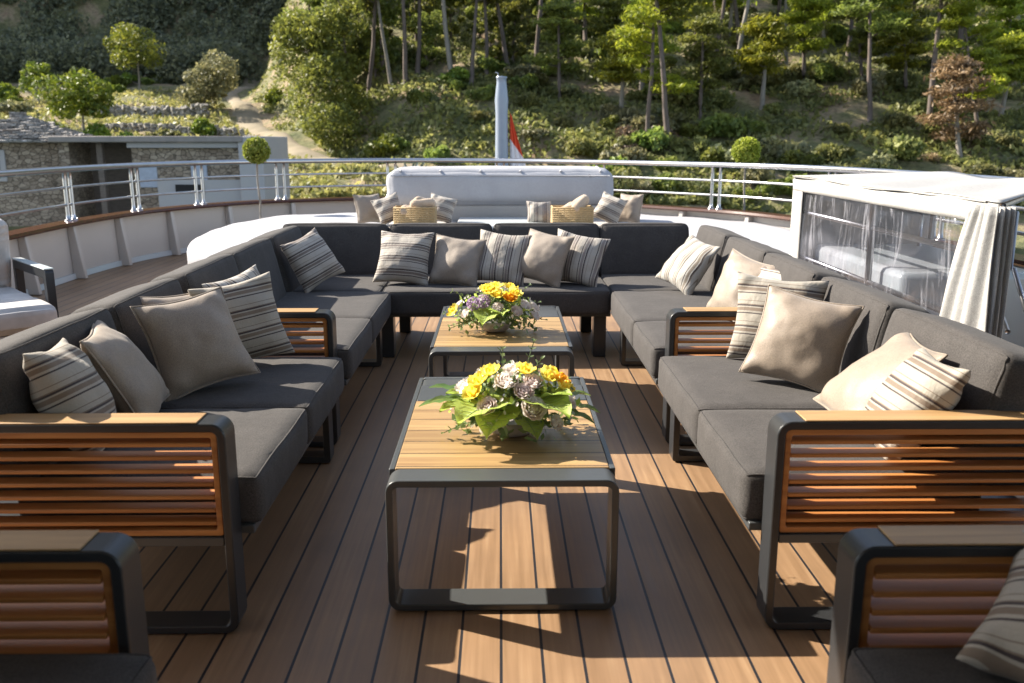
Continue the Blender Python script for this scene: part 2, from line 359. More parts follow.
def pillow_mesh(w, h, t, seed=0, N=30, flange=.0):
    rs = random.Random(seed); verts = []; faces = []; idx = {}
    for side in (1, -1):
        for i in range(N+1):
            for j in range(N+1):
                edge = i in (0, N) or j in (0, N)
                if side == -1 and edge: idx[(side, i, j)] = idx[(1, i, j)]; continue
                u = 2*i/N-1; v = 2*j/N-1
                u = math.copysign(1-(1-abs(u))**1.35, u); v = math.copysign(1-(1-abs(v))**1.35, v)
                x = w/2*u*(1-.11*(1-v*v)**1.3); z = h/2*v*(1-.11*(1-u*u)**1.3)
                prof = max(0, (1-u*u)*(1-v*v))**.50
                y = side*t/2*prof*(1+.12*(-v))
                q = Vector((u*1.5, v*1.5, side*1.3+seed*2.7))
                y += (mnoise.noise(q*.8)*.011 + mnoise.noise(q*2.4)*.005)*prof
                # creases running in from the corners
                cr = math.sin((u*v)*11+seed)*.009*(abs(u)*abs(v))**.8*min(1, prof*3); y += side*cr
                bend = .02*math.sin(seed*1.7)*u*v + .012*mnoise.noise(Vector((u, v, seed)))
                idx[(side, i, j)] = len(verts); verts.append((x, y+bend, z))
        for i in range(N):
            for j in range(N):
                q = (idx[(side, i, j)], idx[(side, i+1, j)], idx[(side, i+1, j+1)], idx[(side, i, j+1)])
                faces.append(tuple(reversed(q)) if side == 1 else q)
    # piping / flange round the seam
    rim = [(i, 0) for i in range(N)] + [(N, j) for j in range(N)] + [(i, N) for i in range(N, 0, -1)] + [(0, j) for j in range(N, 0, -1)]
    if flange:
        base = len(verts); k = len(rim); cn = Vector((0, 0, 0))
        for a in range(k):
            i, j = rim[a]; p = Vector(verts[idx[(1, i, j)]]); d = p.normalized(); d.y = 0
            for m_ in range(6):
                an = m_*math.pi/3; verts.append(tuple(p+d.normalized()*(math.cos(an)*flange*.6+flange*.2)+Vector((0, math.sin(an)*flange*.6, 0))))
        for a in range(k):
            b = (a+1) % k
            for m_ in range(6): faces.append((base+a*6+m_, base+a*6+(m_+1) % 6, base+b*6+(m_+1) % 6, base+b*6+m_))
    me = bpy.data.meshes.new('cushion'); me.from_pydata(verts, [], faces); return me
def pillow(x, y, z, size, yaw, lean, roll, mat, label, group=None, t=.18, seed=1, h=None, flange=.0):
    """bottom edge rests near (x, y, z); yaw 0 faces -Y; lean tips the top backwards"""
    h = h or size
    me = pillow_mesh(size, h, t, seed, flange=flange); o = link('cushion', me, M[mat], None, True)
    rot = Matrix.Rotation(R(yaw), 4, 'Z') @ Matrix.Rotation(R(-lean), 4, 'X') @ Matrix.Rotation(R(roll), 4, 'Y')
    lo = min((rot @ v.co).z for v in me.vertices)
    up = Matrix.Rotation(R(yaw), 4, 'Z') @ Matrix.Rotation(R(-lean), 4, 'X') @ Vector((0, 0, h/2))
    o.matrix_world = Matrix.Translation((x+up.x, y+up.y, z-lo-.006)) @ rot
    return tag(o, label, 'cushion', group)

def leaf_cloud(P, size, mat, name, parent=None, flat=.0, aspect=1.6, curl=True):
    """many small two-triangle leaves at the points P"""
    P = np.asarray(P, dtype=np.float32); n = len(P)
    a = rng.normal(size=(n, 3)); a /= np.linalg.norm(a, axis=1)[:, None]
    nz = rng.normal(size=(n, 3)); nz[:, 2] = np.abs(nz[:, 2])+flat*3; nz /= np.linalg.norm(nz, axis=1)[:, None]
    u = np.cross(a, nz); u /= np.linalg.norm(u, axis=1)[:, None]+1e-9; v = np.cross(nz, u)
    s = (np.asarray(size)*rng.uniform(.6, 1.3, n))[:, None]
    V = np.stack([P-u*s*aspect*.5, P-v*s*.42+nz*s*.12, P+u*s*aspect*.5, P+v*s*.42-nz*s*.05], 1).reshape(-1, 3).astype(np.float32)
    me = bpy.data.meshes.new(name); me.vertices.add(4*n); me.vertices.foreach_set('co', V.ravel())
    me.loops.add(4*n); me.loops.foreach_set('vertex_index', np.arange(4*n, dtype=np.int32))
    me.polygons.add(n); me.polygons.foreach_set('loop_start', np.arange(0, 4*n, 4, dtype=np.int32))
    me.update(); me.validate()
    return link(name, me, mat, parent)
def ell(c, r, n, shell=.55):
    d = rng.normal(size=(n, 3)); d /= np.linalg.norm(d, axis=1)[:, None]
    q = rng.uniform(shell, 1.0, n)**.6
    return np.asarray(c)+d*q[:, None]*np.asarray(r)

# ------------------------------------------------------------------ terrain
PY = [50, 60, 62, 64, 68, 86, 110, 131, 170]; PX = [6, 2, -3, -8, -13.4, -21.8, -30.4, -33, -34]
def sstep(t): t = np.clip(t, 0, 1); return t*t*(3-2*t)
def height(x, y):
    x = np.asarray(x, float); y = np.asarray(y, float)
    zl = -2.9+.15*(y-48); zl = zl + .55*np.maximum(0, y-134)
    zr = -3.2+.42*(y-52); zr = np.where(y < 52, -3.2+.05*(y-52), zr)
    k = sstep((x-np.interp(y, PY, PX)-1.0)/8.0)
    z = zl*(1-k)+zr*k
    m = np.minimum(80, np.maximum(0, (-x-26)*.95))*sstep((y-138)/40)
    m2 = np.minimum(60, np.maximum(0, (-x-60)*.6))*sstep((y-150)/60)
    z = z+m+m2*0
    z = z + .45*np.sin(x*.31+y*.17)*np.cos(y*.23-x*.11)*sstep((y-60)/15) + .22*np.sin(x*.9+1.3*np.cos(y*.5))*np.sin(y*.8)
    return z
def hz(x, y): return float(height(x, y))
def terrain():
    xs = np.concatenate([np.arange(-330, -60, 5), np.arange(-60, 90, 1.25), np.arange(90, 240, 6)]); ys = np.concatenate([np.arange(42, 110, 1.25), np.arange(110, 420, 5)])
    X, Y = np.meshgrid(xs, ys); Z = height(X, Y); nx, ny = len(xs), len(ys)
    Z = Z+rng.normal(size=Z.shape)*.06
    V = np.stack([X, Y, Z], -1).reshape(-1, 3)
    F = [(j*nx+i, j*nx+i+1, (j+1)*nx+i+1, (j+1)*nx+i) for j in range(ny-1) for i in range(nx-1)]
    F += []
    # quay face down to the water
    b = len(V); V = np.concatenate([V, np.stack([xs, np.full(nx, 41.8), np.full(nx, -7.)], -1)])
    F += [(b+i, b+i+1, i+1, i) for i in range(nx-1)]
    m, n, l, bs = new_mat('hillside_earth')
    n1 = noise_node(n, l, .22, 6, .65); n2 = noise_node(n, l, 2.2, 5, .7)
    r = ramp(n, [(.34, (.10, .12, .04)), (.50, (.20, .18, .08)), (.58, (.33, .25, .15)), (.70, (.30, .19, .12))]); l.new(n1.outputs[0], r.inputs[0])
    r2 = ramp(n, [(.3, (.55,)*3), (.7, (1.25,)*3)]); l.new(n2.outputs[0], r2.inputs[0])
    l.new(mixc(n, l, 1.0, r.outputs[0], r2.outputs[0], 'MULTIPLY'), bs.inputs['Base Color']); bs.inputs['Roughness'].default_value = .95
    bump(n, l, bs, n2.outputs[0], 1., .3)
    me = bpy.data.meshes.new('hillside'); me.from_pydata(V.tolist(), [], F)
    tag(link('hillside', me, m, None, True), None, None, kind='structure')
terrain()
mb = MB(); mb.box(-900, 900, -900, 46, -6.2, -6.0)
mw, n, l, b = new_mat('sea_water'); b.inputs['Base Color'].default_value = (.01, .045, .06, 1); b.inputs['Roughness'].default_value = .08
nz = noise_node(n, l, .7, 4); bump(n, l, b, nz.outputs[0], .4, .3)
tag(mb.build('water', mw), None, None, kind='structure')
# dirt track
def ribbon(name, pts, wid, mat, lift):
    V = []; F = []; P = []
    for i in range(len(pts)-1):
        for k in range(12): P.append(Vector(pts[i]).lerp(Vector(pts[i+1]), k/12))
    for i in range(len(P)):
        a = P[max(0, i-3)]; c = P[min(len(P)-1, i+3)]; d = (c-a).normalized(); s = Vector((-d.y, d.x))
        for k in range(7):
            u = k/6-.5; ww = wid*(1+.25*math.sin(i*.37)); q = P[i]+s*u*ww; V.append((q.x, q.y, hz(q.x, q.y)+lift*(1-(2*u)**2)-.10*(abs(u) > .45)))
    for i in range(len(P)-1):
        for k in range(6): F.append((i*7+k, i*7+k+1, i*7+k+8, i*7+k+7))
    me = bpy.data.meshes.new(name); me.from_pydata(V, [], F)
    return tag(link(name, me, mat, None, True), None, None, kind='structure')
M['track'] = simple('pale_dirt', (.28, .225, .155), .95, 0, (.19, .16, .10), .8, .6, 5)
ribbon('dirt_track', [(PX[i]-1.2, PY[i]) for i in range(2, 8)], 2.2, M['track'], .25)

# ------------------------------------------------------------------ yacht: deck, hull, bulwark, guard rail
RAIL = [(-4.0, -4), (-4.05, 2), (-4.2, 5), (-4.3, 7.2), (-4.35, 9.2), (-4.2, 10.5), (-3.85, 11.4), (-3.3, 12.2), (-2.4, 12.75), (-1.4, 12.98), (0, 12.7), (1.3, 11.85), (2.2, 11.0), (2.8, 10.3), (3.2, 9.4), (3.45, 8.4), (3.6, 7.2), (3.65, 6), (3.7, 4), (3.75, -4)]
def catmull(P, k=8):
    P = [Vector(p) for p in P]; out = []
    for i in range(len(P)-1):
        a, b, c, d = P[max(0, i-1)], P[i], P[i+1], P[min(len(P)-1, i+2)]
        for j in range(k):
            t = j/k; out.append(.5*((2*b)+(c-a)*t+(2*a-5*b+4*c-d)*t*t+(3*b-a-3*c+d)*t**3))
    out.append(P[-1]); return out
path = catmull(RAIL)
def normals(P):
    out = []
    for i in range(len(P)):
        d = (P[min(i+1, len(P)-1)]-P[max(0, i-1)]).normalized(); out.append(Vector((d.y, -d.x)))   # points inboard
    return out
nrm = normals(path)
def strip(name, prof, mat, parent, smooth=True):
    """prof: list of (inboard offset, z) swept along the rail path"""
    V = []; F = []; k = len(prof)
    for p, q in zip(path, nrm):
        for o_, z in prof: V.append((p.x+q.x*o_, p.y+q.y*o_, z))
    for i in range(len(path)-1):
        for j in range(k): F.append((i*k+j, i*k+(j+1) % k, (i+1)*k+(j+1) % k, (i+1)*k+j))
    me = bpy.data.meshes.new(name); me.from_pydata(V, [], F); o = link(name, me, mat, parent, smooth)
    if smooth: me.set_sharp_from_angle(angle=R(35))
    return o
mb = MB(); inner = [p+q*.0 for p, q in zip(path, nrm)]
mb.add([(p.x, p.y, 0) for p in inner], [tuple(reversed(range(len(inner))))])
tag(mb.build('deck', M['deck']), None, None, kind='structure')
hull = empty('yacht_hull', (0, 0, 0), 'cream hull of the yacht below the deck edge', 'hull')
strip('hull_side', [(-.06, .50), (-.12, -.1), (-.35, -3), (-.5, -6.4), (0.3, -6.4), (.02, -.02), (.0, .50)], M['white_paint'], hull)
bul = empty('bulwark', (0, 0, 0), 'cream painted bulwark with varnished wooden cap curving round the stern', 'bulwark')
strip('bulwark_panel', [(.0, .53), (.0, .004), (.05, .004), (.03, .53)], M['hull'], bul)
strip('cap_rail', [(-.09, .535), (.12, .535), (.13, .55), (.12, .575), (-.08, .575), (-.10, .55)], M['varnish'], bul)
strip('skirting', [(.052, .004), (.075, .004), (.07, .06), (.052, .06)], M['white_paint'], bul)
def at(s):
    i = min(len(path)-2, max(0, int(s))); t = s-i; p = path[i].lerp(path[i+1], t); q = nrm[i].lerp(nrm[i+1], t).normalized(); return p, q
def arclen():
    L = [0]
    for i in range(1, len(path)): L.append(L[-1]+(path[i]-path[i-1]).length)
    return L
AL = arclen()
def at_len(d):
    i = int(np.searchsorted(AL, d))-1; i = max(0, min(len(path)-2, i)); t = (d-AL[i])/(AL[i+1]-AL[i]); p = path[i].lerp(path[i+1], t); return p, nrm[i].lerp(nrm[i+1], t).normalized()
d = 6.2
while d < AL[-1]-1:
    p, q = at_len(d); t = Vector((-q.y, q.x)); mb = MB()
    def pt(o_, s_, z): a = p+q*o_+t*s_; return (a.x, a.y, z)
    mb.add([pt(.05, -.03, .004), pt(.05, .03, .004), pt(.17, .03, .004), pt(.17, -.03, .004), pt(.03, -.03, .533), pt(.03, .03, .533), pt(.10, .03, .533), pt(.10, -.03, .533)],
           [(0, 3, 2, 1), (4, 5, 6, 7), (0, 1, 5, 4), (1, 2, 6, 5), (2, 3, 7, 6), (3, 0, 4, 7)])
    mb.build('rib', M['hull'], bul, bevel=.008); d += .98
for k in (12.3,):
    p, q = at_len(k); t = Vector((-q.y, q.x)); mb = MB()
    mt = Matrix.Translation((p.x+q.x*.055, p.y+q.y*.055, .11)) @ Matrix.Rotation(math.atan2(t.y, t.x), 4, 'Z')
    mb.box(-.13, .13, -.012, .012, -.06, .06, mt); mb.build('scupper_vent', M['steel'], bul, bevel=.01)
rail = empty('guard_rail', (0, 0, 0), 'polished steel guard rail with double posts above the bulwark cap', 'railing')
def railtube(name, off, z, r): MB().tube([(p.x+q.x*off, p.y+q.y*off, z) for p, q in zip(path, nrm)], r, 10).build(name, M['steel'], rail, True)
railtube('top_rail', 0, 1.085, .032); railtube('mid_rail', 0, .905, .014); railtube('mid_rail', 0, .735, .014)
LP = [(-4.2, 4.0), (-4.25, 5.6), (-4.3, 7.3), (-4.33, 9.15), (-4.2, 10.45), (-3.8, 11.45), (-2.95, 12.45), (-1.5, 12.98), (0, 12.7), (1.35, 11.8), (2.5, 10.65), (3.3, 9.0), (3.6, 7.4), (3.67, 5.8), (3.7, 4.2)]
for (x, y) in LP:
    i = min(range(len(path)), key=lambda k: (path[k]-Vector((x, y))).length); p, q = path[i], nrm[i]; t = Vector((-q.y, q.x))
    for s_ in (-.055, .055):
        a = p+t*s_; mb = MB(); mb.tube([(a.x, a.y, .575), (a.x, a.y, .64), (a.x, a.y, .98), (a.x, a.y, 1.06)], [.026, .021, .021, .016], 8)
        mb.tube([(a.x, a.y, .575), (a.x, a.y, .59)], .04, 10); mb.build('post', M['steel'], rail, True)
# overhead hardtop that shades the near end of the deck (above the frame)
hard = empty('hardtop', (0, 0, 0), 'white hardtop roof over the near end of the deck', 'roof')
mb = MB(); mb.box(-4.3, 4.1, -5.5, 2.80, 2.35, 2.47); mb.build('roof_panel', M['white_paint'], hard, bevel=.04)
for x in (-3.2, 3.2):
    MB().box(x-.07, x+.07, -3.3, -3.1, 0.0, 2.348).build('support', M['white_paint'], hard, bevel=.02)
MB().box(-3.1, 3.1, -5.4, -5.25, 0.01, 2.348).build('cabin_wall', M['dark_glass'], hard, bevel=.02)

# ------------------------------------------------------------------ sofas
def arm(parent, sx, y, xi=.750, xo=1.68, dy=.092, slats=7, sd=.022):
    """arm hoop with a louvred teak panel; mirrored by sx"""
    def mir(mb):
        if sx < 0: mb.v = [(-p[0], p[1], p[2]) for p in mb.v]; mb.f = [tuple(reversed(f)) for f in mb.f]
        return mb
    a = mir(MB().hoop(xi, xo, .004, .630, .024, .042, y, y+dy, 7)).build('arm_frame', M['metal'], parent, bevel=.004)
    mir(MB().box(xi+.075, xo-.05, y+.001, y+dy-.001, .6305, .6345)).build('armrest', M['teak_top'], a, bevel=.002)
    x0, x1, z0, z1 = xi+.026, xo-.026, .300, .604
    mir(MB().box(x0, x1, y+.004, y+dy-.004, .272, .298)).build('cross_rail', M['metal_light'], parent, bevel=.002)
    fr = mir(MB().hoop(x0+.001, x1-.001, z0, z1, .017, .004, y+.012, y+dy-.014, 1)).build('teak_panel', M['teak_dark'], parent, bevel=.002)
    ph = (z1-z0-.036)/slats
    for k in range(slats):
        zc = z0+.018+ph*(k+.5); mb = MB()
        mt = Matrix.Translation((0, y+.036, zc)) @ Matrix.Rotation(R(4), 4, 'X')
        mb.box(x0+.019, x1-.019, -sd, sd, -.0062, .0062, mt); mir(mb).build('slat', M['teak_dark'], fr, bevel=.003)
def sled(parent, sx, y, xi=.745, xo=1.60, dy=.09, zt=.268):
    mb = MB().hoop(xi, xo, .004, zt, .028, .012, y, y+dy, 2)
    if sx < 0: mb.v = [(-p[0], p[1], p[2]) for p in mb.v]; mb.f = [tuple(reversed(f)) for f in mb.f]
    mb.build('leg_frame', M['metal'], parent, bevel=.004)
def mbox(sx, x0, x1, *a):
    return MB().box(*((x0, x1) if sx > 0 else (-x1, -x0)), *a)
def side_sofa(sx, y0, y1, seats, backs, label, seed, sleds=(), yarm=True):
    rt = empty('modular_sofa', (0, 0, 0), label, 'sofa')
    if yarm: arm(rt, sx, y0+.02)
    fr = mbox(sx, .715, .76, y0+(.112 if yarm else 0), y1, .27, .295).build('seat_rail', M['metal_light'], rt, bevel=.003)
    mbox(sx, .762, 1.60, y0+(.112 if yarm else 0), y1, .272, .292).build('seat_base', M['metal'], rt)
    for k, (a, b) in enumerate(seats):
        cushion('seat_cushion', (.70, b-a-.008, .152), (sx*1.048, (a+b)/2, .366), (0, 0, 0), M['charcoal'], rt, r=.024, puff=.012, seed=seed+k)
    for k, (a, b) in enumerate(backs):
        cushion('back_cushion', (.20, b-a-.008, .395), (sx*1.455, (a+b)/2, .585), (0, sx*R(13), 0), M['charcoal'], rt, r=.034, puff=.010, seed=seed+10+k)
    bk = mbox(sx, 1.62, 1.655, y0+.12, y1-.02, .5, .56).build('back_rail', M['metal'], rt, bevel=.004)
    mbox(sx, 1.62, 1.655, y0+.12, y1-.02, .30, .34).build('back_rail', M['metal'], rt, bevel=.004)
    for yy in (y0+.14, (y0+y1)/2, y1-.08): mbox(sx, 1.615, 1.66, yy-.025, yy+.025, .004, .60).build('back_post', M['metal'], rt, bevel=.004)
    for s_ in sleds: sled(rt, sx, s_)
    return rt
side_sofa(-1, 2.30, 3.88, [(2.42, 3.10), (3.10, 3.87)], [(2.40, 3.19), (3.22, 3.90)], 'near left charcoal sofa with a slatted teak arm, beside the front coffee table', 1, (3.70,))
side_sofa(-1, 3.89, 5.62, [(4.01, 4.75), (4.75, 5.61)], [(3.98, 4.72), (4.72, 5.50)], 'middle left charcoal sofa with slatted teak arm, beside the rear coffee table', 30, (5.40,))
side_sofa(1, 2.30, 3.88, [(2.42, 3.06), (3.06, 3.87)], [(2.40, 3.16), (3.19, 3.90)], 'near right charcoal sofa with a slatted teak arm, in front of the canvas cover', 60, (3.70,))
side_sofa(1, 3.89, 5.62, [(4.01, 4.65), (4.65, 5.61)], [(3.98, 4.75), (4.75, 5.55)], 'middle right charcoal sofa with slatted teak arm, beside the rear coffee table', 90, (5.40,))
# far sofa with two corner seats
fs = empty('corner_sofa', (0, 0, 0), 'far charcoal sofa closing the U between the two side sofas, striped cushions on it', 'sofa')
for k, (a, b) in enumerate(((-1.42, -.765), (-.76, .70), (.705, 1.42))):
    y0 = 5.60 if k == 1 else 5.625
    cushion('seat_cushion', (b-a-.006, 6.36-y0, .152 if k != 1 else .158), ((a+b)/2, (y0+6.36)/2, .364), (0, 0, 0), M['charcoal'], fs, r=.024, puff=.010, seed=120+k, n=14)
for k, (a, b) in enumerate(((-1.55, -.80), (-.795, -.06), (-.055, .70), (.705, 1.34))):
    cushion('back_cushion', (b-a-.006, .20, .395), ((a+b)/2, 6.44, .585), (-R(13), 0, 0), M['charcoal'], fs, r=.034, puff=.010, seed=130+k)
for sx in (-1, 1):
    cushion('back_cushion', (.20, .74, .395), (sx*1.455, 5.93 if sx < 0 else 5.98, .585), (0, sx*R(13), 0), M['charcoal'], fs, r=.034, puff=.010, seed=140+sx)
MB().box(-1.6, 1.6, 6.0, 6.55, .272, .292).build('seat_base', M['metal'], fs)
MB().box(-.76, .70, 5.625, 5.998, .272, .292).build('seat_base', M['metal_light'], fs)
for x in (-.73, .635):
    MB().box(x-.04, x+.04, 5.64, 5.75, .004, .27).build('leg', M['metal'], fs, bevel=.004)
for x in (-.70, .62, -1.5, 1.5):
    MB().box(x-.04, x+.04, 6.40, 6.50, .004, .27).build('leg', M['metal'], fs, bevel=.004)
MB().box(-1.6, 1.6, 6.60, 6.63, .30, .56).build('back_rail', M['metal'], fs, bevel=.004)
# sofas whose far arms cut into the near corners
for sx, lab in ((-1, 'charcoal sofa cut off by the bottom left corner, only its slatted teak arm showing'), (1, 'charcoal sofa cut off by the bottom right corner, slatted teak arm and striped cushion showing')):
    rt = empty('sofa', (0, 0, 0), lab, 'sofa')
    arm(rt, sx, 1.555, xi=.715 if sx < 0 else .665, xo=1.64, dy=.088, sd=.030)
    for k, (a, b) in enumerate(((.85, 1.52), (.16, .845))):
        cushion('seat_cushion', (.70, b-a, .152), (sx*1.0, (a+b)/2, .372), (0, 0, 0), M['charcoal'], rt, r=.024, seed=150+k+sx)
        cushion('back_cushion', (.20, b-a, .395), (sx*1.42, (a+b)/2, .585), (0, sx*R(13), 0), M['charcoal'], rt, r=.06, seed=160+k+sx)
    mbox(sx, .665, 1.58, .16, 1.525, .272, .292).build('seat_base', M['metal'], rt); sled(rt, sx, .2, xi=.665, xo=1.55)

# ------------------------------------------------------------------ coffee tables
def coffee_table():
    rt = empty('coffee_table', (0, 0, 0))
    W = .340; L = 1.16; Z = .417
    f = MB().hoop(-W, W, .004, Z, .021, .038, 0, .10, 6).build('leg_frame', M['metal_light'], rt, bevel=.003)
    MB().hoop(-W, W, .004, Z, .021, .038, 1.03, 1.13, 6).build('leg_frame', M['metal_light'], rt, bevel=.003)
    for s_ in (-1, 1): MB().box(min(s_*W, s_*(W-.018)), max(s_*W, s_*(W-.018)), .101, L-.002, Z-.035, Z-.001).build('side_rail', M['metal_light'], rt, bevel=.003)
    MB().box(-W+.019, W-.019, .102, .812, Z-.022, Z+.001).build('tabletop', M['teak_table'], rt, bevel=.002)
    MB().box(-W+.019, W-.019, .816, 1.028, Z-.022, Z+.0015).build('end_panel', M['metal_light'], rt, bevel=.003)
    MB().box(-W+.019, W-.019, 1.131, L, Z-.022, Z+.0015).build('end_lip', M['metal_light'], rt, bevel=.003)
    return rt
t1 = coffee_table(); t1.location = (0, 2.44, 0); tag(t1, 'front coffee table with pale teak planks in a grey metal frame, nearest the camera', 'coffee table', 'coffee tables between the sofas')
t2 = copy_tree(t1); t2.location = (0, 4.06, 0); t2['label'] = 'rear coffee table with teak planks, in front of the far sofa'

# ------------------------------------------------------------------ cushions
G = None
P_ = pillow
P_(-1.21, 2.60, .44, .355, 108, 22, 8, 'stripe_wh', 'striped cushion at the far left end of the near left sofa, pointed corner up', seed=3, t=.19)
P_(-1.17, 2.95, .44, .37, 102, 32, -4, 'beige', 'beige cushion leaning second from the left edge behind the slatted arm', seed=5, t=.16, flange=.007)
P_(-1.10, 3.26, .44, .37, 42, 26, -7, 'beige', 'large plain beige cushion facing right in the middle of the near left sofa', seed=8, t=.17, flange=.008)
P_(-1.22, 3.50, .44, .36, 48, 18, 0, 'beige', 'beige cushion mostly hidden behind the large plain one on the left sofa', seed=9, flange=.007)
P_(-1.06, 3.64, .44, .36, 32, 14, -8, 'stripe_wh', 'striped cushion leaning on the slatted middle arm of the left sofas', seed=12, t=.15)
P_(-1.14, 4.10, .44, .35, 66, 20, -6, 'stripe_w', 'pale striped cushion behind the middle arm of the left sofas', seed=14)
P_(-1.14, 5.60, .44, .34, 48, 24, -18, 'stripe_h', 'tilted striped cushion in the far left corner of the U sofa', seed=16)
P_(-.65, 5.82, .44, .37, -8, 26, 3, 'stripe_h', 'striped cushion, leftmost of the row on the far sofa', seed=18, t=.17)
P_(-.31, 5.80, .44, .34, -14, 26, 4, 'taupe', 'plain taupe cushion second from left in the far sofa row', seed=20, t=.17, flange=.006)
P_(-.01, 5.80, .44, .36, -12, 24, 6, 'stripe_v', 'upright striped cushion in the middle of the far sofa row', seed=22, t=.15)
P_(.24, 5.76, .44, .35, -28, 26, 9, 'taupe', 'plain taupe cushion second from right in the far sofa row', seed=25, t=.17, flange=.006)
P_(.48, 5.80, .44, .36, -18, 26, 8, 'stripe_v', 'upright striped cushion, rightmost of the row on the far sofa', seed=27, t=.17)
P_(1.08, 5.50, .44, .36, -62, 34, 12, 'stripe_w', 'pale striped cushion alone in the far right corner of the U sofa', seed=29, t=.16)
P_(1.18, 4.58, .44, .36, -62, 26, 8, 'beige', 'beige cushion leaning behind the middle arm of the right sofas', seed=31, t=.17, flange=.007)
P_(1.30, 4.40, .44, .34, -68, 20, 0, 'stripe_h', 'dark striped cushion half hidden beside the beige one behind the right middle arm', seed=33)
P_(1.16, 3.70, .44, .38, -20, 16, 3, 'stripe_wh', 'striped cushion leaning on the slatted middle arm of the right sofas', seed=35, t=.15)
P_(1.11, 3.29, .44, .365, -30, 26, 9, 'beige', 'large satin beige cushion in the middle of the near right sofa', seed=37, t=.18, flange=.008)
P_(1.10, 2.83, .44, .39, -92, 44, 4, 'beige', 'beige cushion lying back beside the striped one at the near right arm', seed=40, t=.15, flange=.007)
P_(1.13, 2.58, .44, .345, -102, 32, -6, 'stripe_wh', 'striped cushion at the near right arm, closest to the camera on that sofa', seed=42, t=.18)
P_(.93, 1.30, .44, .33, -42, 58, 4, 'stripe_wh', 'striped cushion cut off by the bottom right corner', seed=44, t=.16)

# ------------------------------------------------------------------ flower bowls
M['petal_w'] = petal_mat('white_petals', (.90, .87, .82), (.84, .74, .68))
M['petal_p'] = petal_mat('blush_petals', (.90, .82, .78), (.82, .70, .66))
M['petal_y'] = petal_mat('yellow_petals', (.94, .84, .20), (.92, .72, .08))
M['petal_o'] = petal_mat('orange_petals', (.92, .52, .03), (.86, .40, .02))
M['petal_v'] = petal_mat('lilac_petals', (.55, .42, .55), (.40, .28, .46))
M['anth'] = petal_mat('broad_leaf', (.42, .56, .10), (.50, .62, .14), .45)
M['anth_vein'] = simple('pale_veins', (.42, .52, .18), .5)
M['euc'] = leaf_mat('eucalyptus_leaves', (.15, .22, .08), (.32, .38, .16), .3, .5, .1)
M['fern'] = leaf_mat('dark_blade_leaf', (.14, .24, .06), (.24, .36, .10), .4, .4, .1)
M['bowl'] = simple('stoneware', (.46, .41, .38), .45, 0, (.36, .32, .30), 8)
def petal(mb, base, dirv, upv, ln, wd, cup, k=4, mi=0):
    d = dirv.normalized(); s = d.cross(upv).normalized(); u = s.cross(d); V = []
    for i in range(k+1):
        t = i/k; wdt = wd*math.sin(math.pi*(.12+.80*t))**.7; lift = cup*t*t*ln
        for j in (-1, -.4, .4, 1): V.append(base+d*ln*t*(1-.15*cup)+s*wdt*.5*j+u*(lift+abs(j)**2*wd*.18))
    mb.add(V, [(i*4+j, i*4+j+1, (i+1)*4+j+1, (i+1)*4+j) for i in range(k) for j in range(3)], mi)
def rose(name, c, r, mat, parent, rs, axis=None, layers=5):
    mb = MB(); ax = axis or Vector((rs.uniform(-.5, .5), rs.uniform(-.7, .2), 1)).normalized()
    a0 = ax.orthogonal().normalized(); b0 = ax.cross(a0); c = Vector(c)
    for L in range(layers):
        f = (L+1)/layers
        for k in range(4+L):
            an = 2*math.pi*(k+L*.37)/(4+L)+rs.uniform(-.2, .2); o_ = a0*math.cos(an)+b0*math.sin(an)
            petal(mb, c-ax*r*.35+o_*r*.12*f, o_*(.25+.9*f)+ax*(1.1-.7*f), ax, r*(.75+.35*f), r*(.7+.5*f), .55-.3*f)
    return mb.build(name, mat, parent, True)
def broad_leaf(c, az, tilt, ln, wd, mat, parent, name='leaf', heart=True, veins=True):
    d = Vector((math.cos(az), math.sin(az), math.sin(tilt))).normalized(); up = Vector((0, 0, 1)); s = d.cross(up).normalized(); u = s.cross(d); V = []; k = 10; W = 8
    for i in range(k+1):
        t = i/k; wt = (math.sin(math.pi*t**.62)**.75 if heart else math.sin(math.pi*min(1, t*.93+.05))**.8)*wd
        for j in range(W+1):
            q = j/W*2-1; sh = -.14*ln*(abs(q)**1.5)*(1-t) if heart else 0
            V.append(Vector(c)+d*(ln*t+sh)+s*wt*.5*q+u*(.14*ln*math.sin(t*2.6)+abs(q)*wd*.12+.006*math.sin(t*24)*abs(q)))
    F = [(i*(W+1)+j, i*(W+1)+j+1, (i+1)*(W+1)+j+1, (i+1)*(W+1)+j) for i in range(k) for j in range(W)]
    mb = MB(); mb.add(V, F); o = mb.build(name, mat, parent, True)
    if veins:
        vb = MB(); mid = [V[i*(W+1)+W//2]+u*.0015 for i in range(k+1)]; vb.tube(mid, .0016, 5)
        for i in range(1, k-2):
            for sg in (-1, 1):
                vb.tube([V[i*(W+1)+W//2]+u*.0012, V[(i+1)*(W+1)+W//2+sg*2]+u*.0018, V[min(k, i+2)*(W+1)+W//2+sg*(W//2-1)]+u*.0018], .0009, 4)
        vb.build('veins', M['anth_vein'], o, True)
    return o
